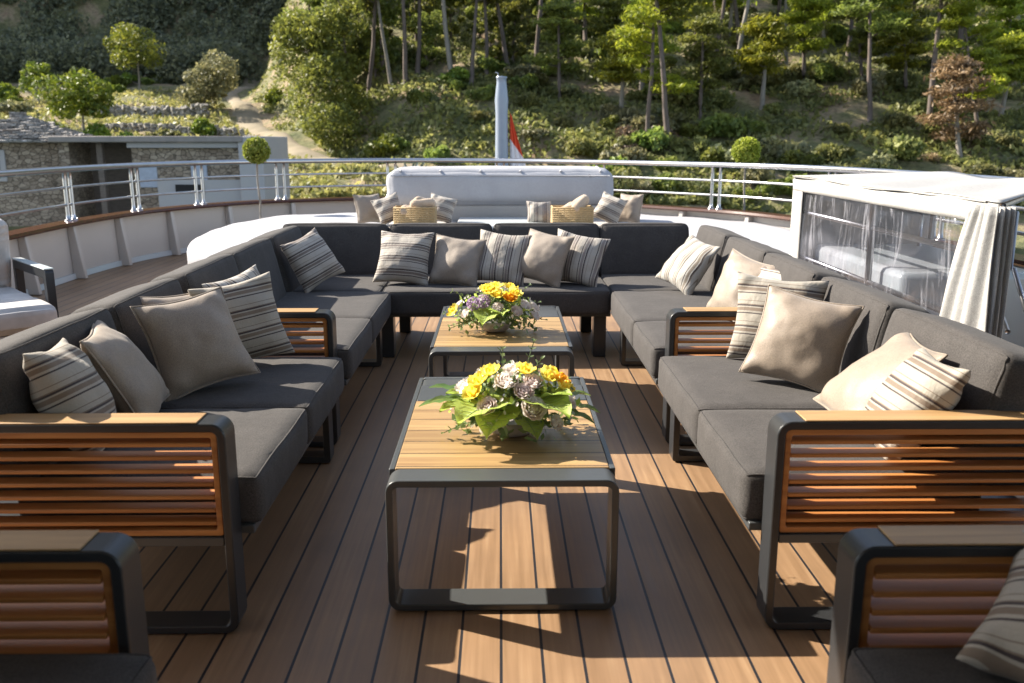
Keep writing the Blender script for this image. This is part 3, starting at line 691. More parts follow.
def sprig(c, az, el, ln, parent, rs, mat='euc', ls=.020, n=9):
    mb = MB(); d = Vector((math.cos(az)*math.cos(el), math.sin(az)*math.cos(el), math.sin(el))); p = Vector(c); pts = [p.copy()]
    for i in range(n):
        d = (d+Vector((rs.uniform(-.12, .12), rs.uniform(-.12, .12), -.04))).normalized(); p = p+d*ln/n; pts.append(p.copy())
        s = d.orthogonal().normalized(); s = Matrix.Rotation(rs.uniform(0, 6.28), 3, d) @ s
        for sg in (-1, 1): petal(mb, p, s*sg+d*.5, Vector((0, 0, 1)), ls*1.25*(1-.4*i/n), ls*(1-.4*i/n), .1, 3)
    mb.tube(pts, .0016, 5); return mb.build('sprig', M[mat], parent, True)
def arrangement(loc, label, kind):
    rs = random.Random(5+kind); rt = empty('flower_bowl', loc, label, 'flower arrangement', 'flower bowls on the coffee tables')
    MB().lathe([(.0, .002), (.045, .002), (.06, .008), (.085, .03), (.092, .058), (.09, .06), (.07, .04), (.0, .03)], 28).build('bowl', M['bowl'], rt, True)
    def dome(az, el, r=.15): return (r*math.cos(az)*math.cos(el)*1.25, r*math.sin(az)*math.cos(el), .055+r*math.sin(el)*.95)
    def out(az, el): return Vector((math.cos(az)*math.cos(el), math.sin(az)*math.cos(el), .35+math.sin(el))).normalized()
    pts = [dome(rs.uniform(0, 6.28), rs.uniform(-.25, 1.5), rs.uniform(.07, .175)) for k in range(520)]
    leaf_cloud(pts, .024, M['euc'], 'filler_leaves', rt); pts = [dome(rs.uniform(0, 6.28), rs.uniform(-.1, 1.3), rs.uniform(.13, .19)) for k in range(160)]
    leaf_cloud(pts, .020, M['anth'], 'filler_leaves', rt)
    bd = MB()
    for k in range(60):
        c = Vector(dome(rs.uniform(0, 6.28), rs.uniform(.0, 1.4), rs.uniform(.16, .195))); petal(bd, c, Vector((rs.uniform(-1, 1), rs.uniform(-1, 1), 1)), Vector((0, 1, 0)), .014, .009, .2, 2)
    bd.build('buds', M['petal_w'], rt, True)
    if kind == 0:   # front bowl: roses, yellow orchids, long blades and broad leaves
        for az, el, rr, m_ in ((-2.85, .75, .040, 'petal_w'), (-2.0, .50, .034, 'petal_p'), (-1.25, .45, .042, 'petal_w'), (-1.75, 1.05, .042, 'petal_w'), (-1.0, 1.0, .036, 'petal_p'), (-1.95, .08, .024, 'petal_w'), (-.9, .15, .026, 'petal_w'), (-1.35, .80, .034, 'petal_p'), (-2.9, 1.15, .036, 'petal_w'), (.6, .8, .036, 'petal_w'), (1.9, .6, .04, 'petal_w'), (-.45, .45, .030, 'petal_w'), (-1.5, 1.45, .036, 'petal_w')):
            rose('flower', dome(az, el, .175), rr, M[m_], rt, rs, out(az, el))
        for az, el, m_ in ((-2.5, .95, 'petal_y'), (-2.35, .70, 'petal_y'), (-2.6, 1.2, 'petal_y'), (-.9, 1.3, 'petal_y'), (-.45, 1.0, 'petal_y'), (-.35, .72, 'petal_y'), (-.1, .85, 'petal_o'), (.5, .9, 'petal_y')):
            rose('flower', dome(az, el, .19), .036, M[m_], rt, rs, out(az, el), layers=2)
        for az, tl, ln, wd, zz in ((-2.25, -.22, .19, .18, .12), (-1.95, -.45, .15, .15, .10), (-.85, -.18, .18, .17, .13), (-.60, .25, .15, .11, .12), (-2.75, -.05, .17, .12, .10), (-2.9, .30, .15, .10, .10), (2.7, .2, .13, .11, .10), (-1.15, -.6, .11, .10, .08)):
            broad_leaf((.085*math.cos(az), .085*math.sin(az), zz), az, tl, ln, wd, M['anth'], rt)
        for az, tl, ln in ((-3.05, -.02, .24), (-2.8, .15, .22), (-.12, -.12, .22), (.18, .06, .20), (-.35, -.20, .21), (3.0, .2, .22), (1.6, 1.2, .16)):
            broad_leaf((.07*math.cos(az), .07*math.sin(az), .09), az, tl, ln, .060, M['fern'], rt, 'blade_leaf', False, False)
        for az, el, ln in ((1.9, 1.15, .24), (.9, 1.1, .25), (-.2, 1.1, .22), (-.2, .8, .22), (2.4, 1.0, .22), (-1.6, 1.0, .20), (.2, .6, .22), (3.1, .35, .20), (-3.0, -.02, .24), (-.6, .5, .2)): sprig((0, 0, .07), az, el, ln, rt, rs)
    else:
        for az, el, rr, m_ in ((-1.0, .45, .032, 'petal_w'), (-.6, .6, .034, 'petal_w'), (.0, .45, .036, 'petal_w'), (-2.4, .35, .026, 'petal_w'), (3.0, .5, .028, 'petal_w'), (-.35, .25, .034, 'petal_w'), (1.5, .9, .04, 'petal_w'), (-1.5, .6, .03, 'petal_w')):
            rose('flower', dome(az, el, .17), rr, M[m_], rt, rs, out(az, el))
        for az, el, m_ in ((-1.9, 1.15, 'petal_y'), (-1.5, 1.0, 'petal_y'), (-2.2, 1.25, 'petal_y'), (-1.1, .85, 'petal_o'), (-.7, 1.0, 'petal_y'), (-2.8, .35, 'petal_y'), (-1.5, 1.45, 'petal_y'), (.8, 1.1, 'petal_y')):
            rose('flower', dome(az, el, .19), .040, M[m_], rt, rs, out(az, el), layers=2)
        for az, el in ((-2.35, .72), (-2.0, .85)):
            c = Vector(dome(az, el, .165)); q = ell(c, (.034,)*3, 260, .8); leaf_cloud(q, .012, M['petal_v'], 'flower', rt, aspect=1)
        for az, tl, ln, wd in ((-1.85, -.35, .15, .15), (-1.40, .0, .14, .13), (.15, .15, .12, .09)):
            broad_leaf((.085*math.cos(az), .085*math.sin(az), .11), az, tl, ln, wd, M['anth'], rt)
        for az, el, ln in ((2.9, .7, .27), (3.0, .25, .27), (-2.7, .1, .25), (-2.9, .45, .24), (.1, .5, .24), (.0, .15, .26), (-.4, .5, .22), (1.5, 1.1, .22), (.6, .8, .25), (-.6, .05, .2), (3.3, .0, .24), (-1.2, .3, .19), (-2.2, .2, .2)): sprig((0, 0, .07), az, el, ln, rt, rs)
    return rt
arrangement((.035, 2.86, .419), 'low bowl of white roses and broad green leaves on the front coffee table', 0)
arrangement((-.03, 4.50, .419), 'low bowl of yellow flowers and eucalyptus on the rear coffee table', 1)

# ------------------------------------------------------------------ aft sun pads, day bed, canvas cover, chair
def soft_slab(name, outline, z0, z1, r, mat, parent=None):
    P = catmull(list(outline)+[outline[0]], 6)[:-1]; c = sum(P, Vector((0, 0)))/len(P); rings = []
    for o_, z in ((.5*r, z0), (.0, z0+.4*r), (0, z1-r), (.3*r, z1-.35*r), (r, z1), (r*3, z1+.012)):
        rings.append([(p+(c-p).normalized()*o_, z) for p in P])
    mb = MB(); k = len(P); V = []
    for rg in rings: V += [(p.x, p.y, z+(.004*math.sin(p.x*9)+.004*math.cos(p.y*8))) for p, z in rg]
    F = [(i*k+j, i*k+(j+1) % k, (i+1)*k+(j+1) % k, (i+1)*k+j) for i in range(len(rings)-1) for j in range(k)]
    V.append((c.x, c.y, z1+.02)); e = len(V)-1; F += [((len(rings)-1)*k+j, (len(rings)-1)*k+(j+1) % k, e) for j in range(k)]
    F.append(tuple(reversed(range(k)))); mb.add(V, F); return mb.build(name, mat, parent, True)
lo = [(-1.32, 7.5), (-2.2, 7.35), (-2.66, 7.7), (-2.98, 8.7), (-3.08, 10.0), (-2.85, 11.0), (-2.4, 11.55), (-1.6, 11.75), (-1.32, 11.7)]
for sx, lab in ((-1, 'white rounded sun pad to the left of the day bed, behind the left sofas'), (1, 'white rounded sun pad to the right of the day bed, beside the canvas cover')):
    rt = empty('sun_pad', (0, 0, 0), lab, 'sun pad', 'sun pads at the stern')
    k = 1.0
    ol = [(x*-sx*(k if abs(x) > 1.4 else 1), y-(0 if sx < 0 else .5*max(0, (abs(x)-1.3)/1.7))) for x, y in lo]
    if sx > 0: ol = ol[::-1]
    soft_slab('mattress', ol, .27, .45, .06, M['white_fab'], rt)
    c = Vector((sum(p[0] for p in ol)/len(ol), sum(p[1] for p in ol)/len(ol)))
    ol2 = [tuple(c+(Vector(p)-c)*.93) for p in ol]
    soft_slab('base', ol2, .06, .265, .02, M['hull'], rt)
    for (x, y) in (ol2[1], ol2[4], ol2[6]): MB().tube([(x, y, .004), (x, y, .26)], .02, 8).build('leg', M['steel'], rt, True)
db = empty('day_bed', (0, 0, 0), 'white day bed with a wide tufted bolster at the stern, between the sun pads', 'day bed')
MB().box(-1.24, 1.24, 8.6, 10.9, .01, .40).build('base', M['white_paint'], db, bevel=.03)
cushion('bolster', (2.50, .72, .40), (0, 10.36, .86), (0, 0, 0), M['white_fab'], db, r=.13, puff=.02, seed=201, n=20, wob=.012)
MB().box(-1.12, 1.12, 10.06, 10.5, .40, .66).build('bolster_base', M['cream_fab'], db, bevel=.02)
for s_ in (-1, 1):
    cushion('seat_cushion', (.72, 1.4, .10), (s_*.85, 9.35, .451), (0, 0, 0), M['cream_fab'], db, r=.04, seed=203+s_)
MB().box(-.46, .46, 9.0, 10.0, .402, .535).build('console', M['white_paint'], db, bevel=.02)
for i, x in enumerate(np.linspace(-1.1, 1.1, 6)):
    MB().tube([(x, 10.02, 1.03), (x, 10.2, 1.062), (x, 10.5, 1.066), (x, 10.68, 1.03)], .012, 8).build('tuft_seam', M['white_fab'], db, True)
P_(-1.36, 9.45, 0.52, .31, 40, 14, 0, 'beige', 'plain beige cushion at the left end of the day bed', seed=50, flange=.005)
P_(-1.13, 9.25, .52, .29, 20, 20, -16, 'stripe_h', 'striped cushion left of the left towel basket on the day bed', seed=51)
P_(-.62, 9.40, .52, .29, 0, 25, 14, 'stripe_h', 'striped cushion behind the left towel basket on the day bed', seed=52)
P_(.40, 9.40, .50, .26, 0, 20, 0, 'stripe_v', 'striped cushion left of the right towel basket on the day bed', seed=53)
P_(1.10, 9.25, .50, .30, -25, 20, 20, 'stripe_h', 'striped cushion right of the right towel basket on the day bed', seed=54)
P_(1.32, 9.40, .52, .31, -45, 14, 0, 'beige', 'plain beige cushion at the right end of the day bed', seed=55, flange=.005)
for x in (-.98, .98):
    MB().tube([(x, 10.005, .70), (x, 9.995, .86), (x, 10.01, 1.0)], .007, 6).build('seam', M['white_fab'], db, True)
MB().tube([(-1.2, 10.0, .985), (0, 9.993, .99), (1.2, 10.0, .985)], .007, 6).build('seam', M['white_fab'], db, True)
def basket(x, y, z, label):
    rt = empty('basket', (x, y, z), label, 'basket', 'towel baskets on the day bed')
    mb = MB(); W_, D_, H_ = .20, .13, .17
    for k in range(9):
        zz = .005+k*H_/8; mb.tube([(-W_, -D_, zz), (W_, -D_, zz), (W_, D_, zz), (-W_, D_, zz)], .011, 6, True)
    for u in np.linspace(-1, 1, 8):
        for s_ in (-1, 1): mb.tube([(u*W_, s_*D_, 0), (u*W_, s_*D_, H_)], .008, 5)
    mb.box(-W_, W_, -D_, D_, .0, .012); mb.build('wicker', M['rattan'], rt, True); return rt
def towels(x, y, z, label, seed):
    rs = random.Random(seed); rt = empty('rolled_towels', (x, y, z), label, 'towels')
    for k in range(4):
        v, f = rounded_block(.26, .10, .10, .048, 10, .004, .012, seed+k)
        me = bpy.data.meshes.new('towel'); me.from_pydata([tuple(p) for p in v], [], f); o = link('towel', me, M['towel'], rt, True)
        o.location = ((k % 2-.5)*.12, (k//2-.5)*.08, .09+.07*(k % 2)); o.rotation_euler = (rs.uniform(-.4, .4), rs.uniform(-.5, .3), rs.uniform(.2, 1.6))
for x, s_ in ((-.86, 'left'), (.72, 'right')):
    basket(x, 9.12, .535, f'{s_} rattan basket holding rolled towels on the day bed')
    towels(x+.02, 9.12, .585, f'rolled tan towels in the {s_} rattan basket', 3 if s_ == 'left' else 9)

def cover():
    rt = empty('canvas_cover', (2.2, 4, 0), 'white canvas stairway cover with a clear vinyl window, behind the right sofas', 'canvas cover'); L0 = (2.2, 4, 0)
    X0, X1, Y0, Y1 = 2.2, 3.30, 3.97, 6.80
    def fold(y, z): return .018*math.sin(y*9+z*3)+.012*math.sin(y*23)
    def sheet(name, fn, nu, nv, mat, th=.004):
        V = [fn(i/nu, j/nv) for j in range(nv+1) for i in range(nu+1)]
        F = [(j*(nu+1)+i, j*(nu+1)+i+1, (j+1)*(nu+1)+i+1, (j+1)*(nu+1)+i) for j in range(nv) for i in range(nu)]
        mb = MB(); mb.add(V, F); o = offs(mb.build(name, mat, rt, True), L0); s = o.modifiers.new('thick', 'SOLIDIFY'); s.thickness = th; return o
    def top(y): return 1.10+.012*math.sin((y-Y0)*4)
    # window outline (y, z) and canvas panel around it
    wy0, wy1, wz0, wz1 = 4.36, 6.58, .50, 1.005
    sheet('window_band', lambda u, v: (X0+.010*math.sin(u*30)*v*.6, Y0+(Y1-Y0)*u, wz1+.045*(1-u)*0+(top(Y0+(Y1-Y0)*u)-wz1)*v), 40, 4, M['sail'])
    sheet('far_band', lambda u, v: (X0, wy1+(Y1-wy1)*u, .10+(wz1-.10)*v), 4, 12, M['sail'])
    sheet('lower_band', lambda u, v: (X0-.002+.006*math.sin(u*20), wy0+(wy1-wy0)*u, .10+(wz0-.10)*v), 20, 6, M['sail'])
    def drape(u, v):
        # gathered curtain at the near corner, pinched at the top
        z = 1.09-1.0*(1-v); sp = .20+.22*(1-v)**.9+.05*math.sin(v*3.1); y = Y0-.04+u*sp
        return (X0-.03+.030*math.sin(u*12+v*1.4+.8*math.sin(u*5))*(.3+.7*(1-v))+.008*math.sin(u*31+v*6)-.02*(1-v)*math.sin(u*3.1), y, z)
    sheet('drape', drape, 48, 24, M['sail'])
    sheet('front_drape', lambda u, v: (X0-.01+.06*u, Y0-.035+.02*math.sin(u*16+v*2), 1.09-1.0*(1-v)), 12, 16, M['sail'])
    sheet('roof', lambda u, v: (X0-.01+(X1-X0)*v, Y0-.02+1.3*v+(Y1-Y0+.04-1.3*v)*u, 1.103+.012*math.sin(u*9)+.03*v-.035*math.sin(math.pi*u*3)**2*math.sin(math.pi*v)), 40, 16, M['sail'])
    sheet('rear_panel', lambda u, v: (X0+(X1-X0)*u, Y1, .1+1.0*v), 8, 8, M['sail'])
    m, n, l, b = new_mat('clear_vinyl'); tr = n.new('ShaderNodeBsdfTransparent'); tr.inputs[0].default_value = (.86, .86, .88, 1)
    gl = n.new('ShaderNodeBsdfGlossy'); gl.inputs['Roughness'].default_value = .12; gl.inputs[0].default_value = (.9, .9, .95, 1)
    df = n.new('ShaderNodeBsdfDiffuse'); df.inputs[0].default_value = (.55, .55, .60, 1)
    st = noise_node(n, l, 1, 4, .7, vec_scale=(1, 16, 2.0), dist=1.2); rr = ramp(n, [(.54, .02), (.68, .22)]); l.new(st.outputs[0], rr.inputs[0])
    m1 = n.new('ShaderNodeMixShader'); l.new(rr.outputs[0], m1.inputs[0]); l.new(tr.outputs[0], m1.inputs[1]); l.new(df.outputs[0], m1.inputs[2])
    m2 = n.new('ShaderNodeMixShader'); m2.inputs[0].default_value = .08; l.new(m1.outputs[0], m2.inputs[1]); l.new(gl.outputs[0], m2.inputs[2]); l.new(m2.outputs[0], n['Material Output'].inputs[0])
    sheet('window', lambda u, v: (X0+.012+.012*math.sin(u*17+v*4), wy0-.06+(wy1-wy0+.08)*u, wz0-.03+(wz1-wz0+.05)*v), 30, 10, m, .002)
    for nm, pts, r in (('frame_tube', [(X0+.03, Y0+.05, .004), (X0+.03, Y0+.05, 1.07), (X0+.06, Y1-.06, 1.07), (X0+.06, Y1-.06, .004)], .018),
                       ('frame_tube', [(X1-.06, Y0+1.4, .004), (X1-.06, Y0+1.4, 1.09), (X1-.06, Y1-.06, 1.09), (X1-.06, Y1-.06, .004)], .018),
                       ('frame_tube', [(X0+.06, 5.45, .004), (X0+.06, 5.45, 1.07)], .022), ('frame_tube', [(X0+.06, Y0+.08, .85), (X0+.06, Y1-.06, .85)], .016),
                       ('frame_tube', [(X0+.06, Y0+.08, .52), (X0+.06, Y1-.06, .52)], .016), ('frame_tube', [(X0+.06, Y0+.08, 1.085), (X1-.06, Y0+1.4, 1.09)], .016),
                       ('hand_rail', [(X0+.3, 4.3, .45), (X0+.5, 5.0, .72), (X0+.55, 5.15, .74)], .014), ('hand_rail', [(X0+.45, 4.3, .38), (X0+.7, 5.0, .66)], .014),
                       ('zip_seam', [(X0-.004, Y0+.1, 1.105), (X0-.004, Y1, 1.105)], .006)):
        offs(MB().tube(pts, r, 8).build(nm, M['steel'] if nm != 'zip_seam' else M['sail'], rt, True), L0)
cover()
# companionway hatch inside the cover
hb = empty('stair_coaming', (2.75, 5.9, 0), 'white stairway coaming seen through the clear vinyl window', 'stair coaming')
MB().box(-.42, .42, -.75, .75, .004, .62).build('coaming', M['white_paint'], hb, bevel=.04)
MB().tube([(.3, -.6, .62), (.3, -.6, .95), (.3, .6, .95), (.3, .6, .62)], .016, 8).build('hand_rail', M['steel'], hb, True)
# coil of rope at the near end of the cover
rp = MB(); pts = [(3.02+.055*math.cos(a)*(1+.05*math.sin(a*3)), 4.6+.03*a/10, .98+.09*math.sin(a)) for a in np.linspace(0, 6.28*5, 90)]
rp.tube(pts, .012, 6); tag(rp.build('rope_coil', M['towel'], None, True), 'brown rope coil hanging beside the drape of the canvas cover', 'rope')

def chair():
    rt = empty('lounge_chair', (-3.26, 5.50, 0), 'white ribbed lounge chair with dark flat arm frame at the left edge', 'lounge chair', rz=R(-48))
    for y in (.33, -.38):
        MB().hoop(-.36, .36, .004, .60, .055, .02, y, y+.05, 3).build('arm_frame', M['metal'], rt, bevel=.003)
        MB().box(-.35, .35, y-.004, y+.054, .601, .609).build('armrest', M['white_paint'], rt, bevel=.002)  # white strip on the dark arm stands in for its sunlit top
    MB().box(-.33, .33, -.328, .328, .22, .27).build('seat_base', M['metal'], rt)
    def ribbed(name, size, loc, rot):
        v, f = rounded_block(*size, r=.05, n=36, puff=.01, wob=.002)
        v = [p+Vector((0, 0, .006*math.sin(p.x*125))) if abs(p.z) > size[2]*.3 else p for p in v]
        me = bpy.data.meshes.new(name); me.from_pydata([tuple(p) for p in v], [], f); o = link(name, me, M['ribbed'], rt, True); o.location = loc; o.rotation_euler = rot
    ribbed('seat_cushion', (.92, .64, .15), (.12, .0, .345), (0, 0, 0)); ribbed('back_cushion', (.52, .62, .13), (-.36, 0, .62), (0, R(-76), 0))
chair()
# a second pale chair cushion edge
# topiary balls
def topiary(x, y, label):
    rt = empty('topiary', (x, y, 0), label, 'topiary', 'topiary balls on thin stems at the stern')
    MB().lathe([(0, .004), (.11, .004), (.14, .30), (.125, .30), (.12, .27), (0, .27)], 20).build('pot', M['white_paint'], rt, True)
    MB().tube([(0, 0, .27), (.012, 0, .6), (-.006, 0, .85), (0, 0, 1.12)], .013, 7).build('stem', M['bark_l'], rt, True)
    leaf_cloud(np.concatenate([ell((0, 0, 1.24), (.165, .165, .16), 1500, .8), ell((0, 0, 1.24), (.12,)*3, 500, .2)]), .032, M['topiary'], 'foliage', rt)
topiary(-3.05, 11.5, 'round topiary ball on a thin stem behind the left sun pad')
topiary(2.88, 10.7, 'round topiary ball on a thin stem behind the right sun pad')
# flagstaff and flag
fl = empty('flagstaff', (.02, 13.35, 0), 'thick tapered white flagstaff, coloured grey as if shaded, standing behind the day bed at the stern', 'flagstaff')
MB().lathe([(.0, .3), (.105, .3), (.10, .9), (.092, 1.4), (.088, 1.75), (.098, 1.92), (.085, 2.05), (.072, 2.16), (.070, 2.22), (.080, 2.23), (.080, 2.25), (.0, 2.26)], 20).build('pole', M['staff'], fl, True)
MB().tube([(-.05, 0, 2.25), (-.05, 0, 2.30), (-.09, 0, 2.31)], .008, 6).build('cleat', M['steel'], fl, True)
MB().box(-.14, .14, -.14, .14, .2, .3).build('base', M['staff'], fl, bevel=.02)
fm, n, l, b = new_mat('tricolour_cloth'); tc = n.new('ShaderNodeTexCoord'); sp = n.new('ShaderNodeSeparateXYZ'); l.new(tc.outputs['Object'], sp.inputs[0])
zz = mathn(n, l, 'ADD', sp.outputs[2], mathn(n, l, 'MULTIPLY', sp.outputs[0], 1.4))
r_ = ramp(n, [(0, (.02, .06, .26)), (.10, (.80, .76, .76)), (.66, (.66, .07, .02))], 'CONSTANT'); l.new(mathn(n, l, 'DIVIDE', mathn(n, l, 'SUBTRACT', zz, 1.05), .80), r_.inputs[0]); l.new(r_.outputs[0], b.inputs['Base Color']); b.inputs['Roughness'].default_value = .75
V = []; nu, nv = 14, 22
for j in range(nv+1):
    t = j/nv; z = 1.75-t*.82; wd = .03+.24*t**1.1
    for i in range(nu+1):
        u = i/nu; V.append((.14+u*wd, 13.37+.025*math.sin(u*16+t*2)*(.4+t), z-.05*u))
mb = MB(); mb.add(V, [(j*(nu+1)+i, j*(nu+1)+i+1, (j+1)*(nu+1)+i+1, (j+1)*(nu+1)+i) for j in range(nv) for i in range(nu)])
fo = mb.build('flag', fm, None, True); s_ = fo.modifiers.new('thick', 'SOLIDIFY'); s_.thickness = .003; tag(fo, 'red, white and blue flag hanging limp beside the flagstaff', 'flag')

# ------------------------------------------------------------------ buildings on the shore
lb = empty('stone_building', (0, 0, 0), 'long low stone building with a flat concrete roof slab, behind the left guard rail', 'building')
yb = 46.0
MB().box(-22.2, -12.7, yb-.6, yb+7, 1.22, 1.52).build('roof_slab', M['concrete'], lb, bevel=.05)
MB().box(-18.5, -12.9, yb-.30, yb-.02, .95, 1.218).build('lintel', M['white_wall'], lb, bevel=.03)
MB().box(-18.4, -12.95, yb, yb+6.8, -4.5, 1.21).build('wall', M['stone'], lb)
MB().box(-22.0, -21.5, yb, yb+6.8, -4.5, 1.21).build('wall', M['stone'], lb)
MB().box(-21.5, -18.4, yb+2.4, yb+2.7, -4.5, 1.21).build('wall', M['wood_old'], lb)
MB().box(-20.2, -19.9, yb+.1, yb+.4, -4.5, 1.21).build('porch_post', M['wood_old'], lb, bevel=.03)
MB().box(-12.948, -11.75, yb-.5, yb+5, -4.5, 1.50).build('end_pier', M['white_wall'], lb, bevel=.04)
for x0, x1, z0, z1 in ((-18.1, -17.2, -1.0, .0), (-15.5, -14.7, -1.0, .15)):
    w_ = MB().box(x0, x1, yb-.06, yb+.02, z0, z1).build('shutter', M['shutter'], lb, bevel=.02)
MB().box(-17.2, -13.0, yb-.12, yb-.003, -2.6, -.62).build('limewashed_panel', M['white_wall'], lb)
MB().box(-16.3, -14.9, yb-.17, yb-.121, -1.25, -.85).build('window', M['dark'], lb)
MB().box(-17.0, -13.4, yb-.5, yb-.20, -3.0, -2.15).build('stone_bench', M['drywall'], lb, bevel=.05)
st = empty('stone_house', (0, 0, 0), 'small stone house with a pyramid roof of stone slabs at the left edge', 'house')
MB().box(-31, -22.2, 47.0, 53.0, -4.5, 1.26).build('wall', M['stone'], st)
mb = MB(); E_ = [(-27.9, 46.6, 1.28), (-22.1, 46.6, 1.28), (-22.1, 51.4, 1.28), (-27.9, 51.4, 1.28)]; ap = Vector((-25.3, 48.9, 2.6))
mb.add(E_+[tuple(ap)], [(0, 1, 4), (1, 2, 4), (2, 3, 4), (3, 0, 4), (3, 2, 1, 0)]); rs = random.Random(4)
for (p, q) in ((0, 1), (1, 2)):
    for L_ in range(11):
        t = L_/11; a_ = Vector(E_[p]).lerp(ap, t); b_ = Vector(E_[q]).lerp(ap, t); k = max(1, int((b_-a_).length/.42))
        for i in range(k):
            c = a_.lerp(b_, (i+rs.uniform(.2, .8))/k); mt = Matrix.Translation(c) @ Matrix.Rotation(rs.uniform(-.5, .5), 4, 'Z') @ Matrix.Rotation(rs.uniform(-.25, .25), 4, 'X')
            mb.box(-rs.uniform(.18, .32), rs.uniform(.18, .32), -.25, .25, -.03, rs.uniform(.05, .12), mt)
mt = Matrix.Translation(ap); mb.box(-.3, .3, -.3, .3, -.1, .16, mt); mb.build('roof', M['stone_roof'], st)
MB().box(-28.1, -21.95, 46.4, 46.62, 1.22, 1.34).build('eave', M['white_wall'], st, bevel=.04)
MB().box(-25.2, -24.5, 47.0, 48.2, 1.45, 1.85).build('dormer', M['wood_old'], st, bevel=.02)
wf = MB().box(-27.6, -25.2, 46.90, 46.998, -.75, .85).build('window', M['white_wall'], st, bevel=.03)
MB().box(-27.3, -25.5, 46.87, 46.898, -.55, .6).build('pane', M['wood_old'], wf)
def dry_wall(x0, y0, x1, y1, h, label):
    mb = MB(); k = int(math.hypot(x1-x0, y1-y0)/.55); rs = random.Random(int(x0*7+y0))
    for i in range(k):
        for j in range(max(1, int(h/.35))):
            t = (i+rs.uniform(-.25, .25))/k; x = x0+(x1-x0)*t; y = y0+(y1-y0)*t; z = hz(x, y)+.1+j*.33
            mt = Matrix.Translation((x, y, z)) @ Matrix.Rotation(rs.uniform(0, 6.28), 4, (rs.random(), rs.random(), 1))
            a, b, c = rs.uniform(.24, .4), rs.uniform(.2, .32), rs.uniform(.16, .24); mb.box(-a, a, -b, b, -c, c, mt)
    tag(mb.build('dry_stone_wall', M['drywall'], None, bevel=.05, seg=1), label, 'stone wall', 'dry stone terrace walls')
dry_wall(-41, 92, -27.5, 88, 1.5, 'upper dry stone terrace wall below the pale leafed tree')
dry_wall(-36, 80, -21, 77, 1.0, 'lower dry stone terrace wall just above the flat roofed building')
dry_wall(-20, 73, -17, 70, .9, 'short broken dry stone wall beside the dirt track')

# ------------------------------------------------------------------ vegetation
def shrub_mesh(seed, mat, R_=1.5, H_=1.2, n=1100, ls=.22):
    rs = np.random.default_rng(seed); P = []
    for k in range(11):
        a = rs.uniform(0, 6.28); q = rs.uniform(0, .75)*R_; c = (q*math.cos(a), q*math.sin(a), H_*(.35+.5*rs.random()*(1-q/R_*.6))); rr = R_*rs.uniform(.28, .48)
        P.append(ell(c, (rr, rr, rr*.75), n//11, .6))
    P = np.concatenate(P); P = P[P[:, 2] > -.1]; return leaf_cloud(P, ls, mat, 'foliage')
def limb_mesh(H_, r0, seed, lean=.06, limbs=7, low=.35):
    rs = random.Random(seed); mb = MB(); pts = []; x = y = 0; k = 9; lx, ly = rs.uniform(-lean, lean), rs.uniform(-lean, lean)
    for i in range(k+1):
        t = i/k; pts.append((x, y, H_*t-.5)); x += (lx+rs.uniform(-.07, .07))*H_/k; y += (ly+rs.uniform(-.05, .05))*H_/k
    mb.tube(pts, [r0*(1-.72*i/k) for i in range(k+1)], 8); tips = []
    for i in range(limbs):
        t = low+(1-low)*(i+.5)/limbs; j = min(k-1, int(t*k)); p = Vector(pts[j]).lerp(Vector(pts[j+1]), t*k-j); a = rs.uniform(0, 6.28); ln = (1.15-t*.75)*H_*.26*rs.uniform(.7, 1.2)
        q1 = p+Vector((math.cos(a), math.sin(a), .25))*ln*.5; q2 = p+Vector((math.cos(a+.2), math.sin(a+.2), .42))*ln
        mb.tube([p, q1, q2], [r0*.34*(1-t*.5), r0*.2, r0*.07], 5); tips.append((q1, q2))
        for s_ in (-1, 1):
            q3 = q1+Vector((math.cos(a+s_*.9), math.sin(a+s_*.9), .3))*ln*.4; mb.tube([q1, q3], [r0*.13, r0*.05], 4); tips.append((q3, q3))
    return mb, pts, tips
def pine_proto(seed, H_=10.5, low=.42, mat='pine', n=4600, ls=.15, bark='bark'):
    rt = empty('pine_tree', (0, 0, -500)); mb, pts, tips = limb_mesh(H_, .20, seed, .07, 9, low)
    mb.build('trunk', M[bark], rt, True); P = []; rs = np.random.default_rng(seed)
    for q1, q2 in tips:
        for c in (q1, q2):
            rx = rs.uniform(.55, 1.15); P.append(ell(tuple(c+Vector((0, 0, .1))), (rx*1.55, rx*1.55, .16+.12*rs.random()), n//len(tips)//2, .25))
    P.append(ell(pts[-1], (1.2, 1.2, .8), n//12, .3)); o = leaf_cloud(np.concatenate(P), ls, M[mat], 'crown', flat=.1, aspect=3.0); o.parent = rt
    return rt
def broad_proto(seed, H_, W_, mat, bark='bark_l', n=3800, ls=.24, trunkfrac=.3):
    rt = empty('leafy_tree', (0, 0, -500)); mb, pts, tips = limb_mesh(H_*.75, .16, seed, .10, 6, .25); mb.build('trunk', M[bark], rt, True)
    rs = np.random.default_rng(seed); P = []
    for k in range(18):
        a = rs.uniform(0, 6.28); q = rs.uniform(.1, .8)*W_*.42; c = (q*math.cos(a), q*math.sin(a), H_*(trunkfrac+.1+rs.random()*(.85-trunkfrac))); rr = W_*rs.uniform(.10, .2)
        P.append(ell(c, (rr, rr, rr*.8), n//18, .5))
    o = leaf_cloud(np.concatenate(P), ls, M[mat], 'crown'); o.parent = rt; return rt
used = set()
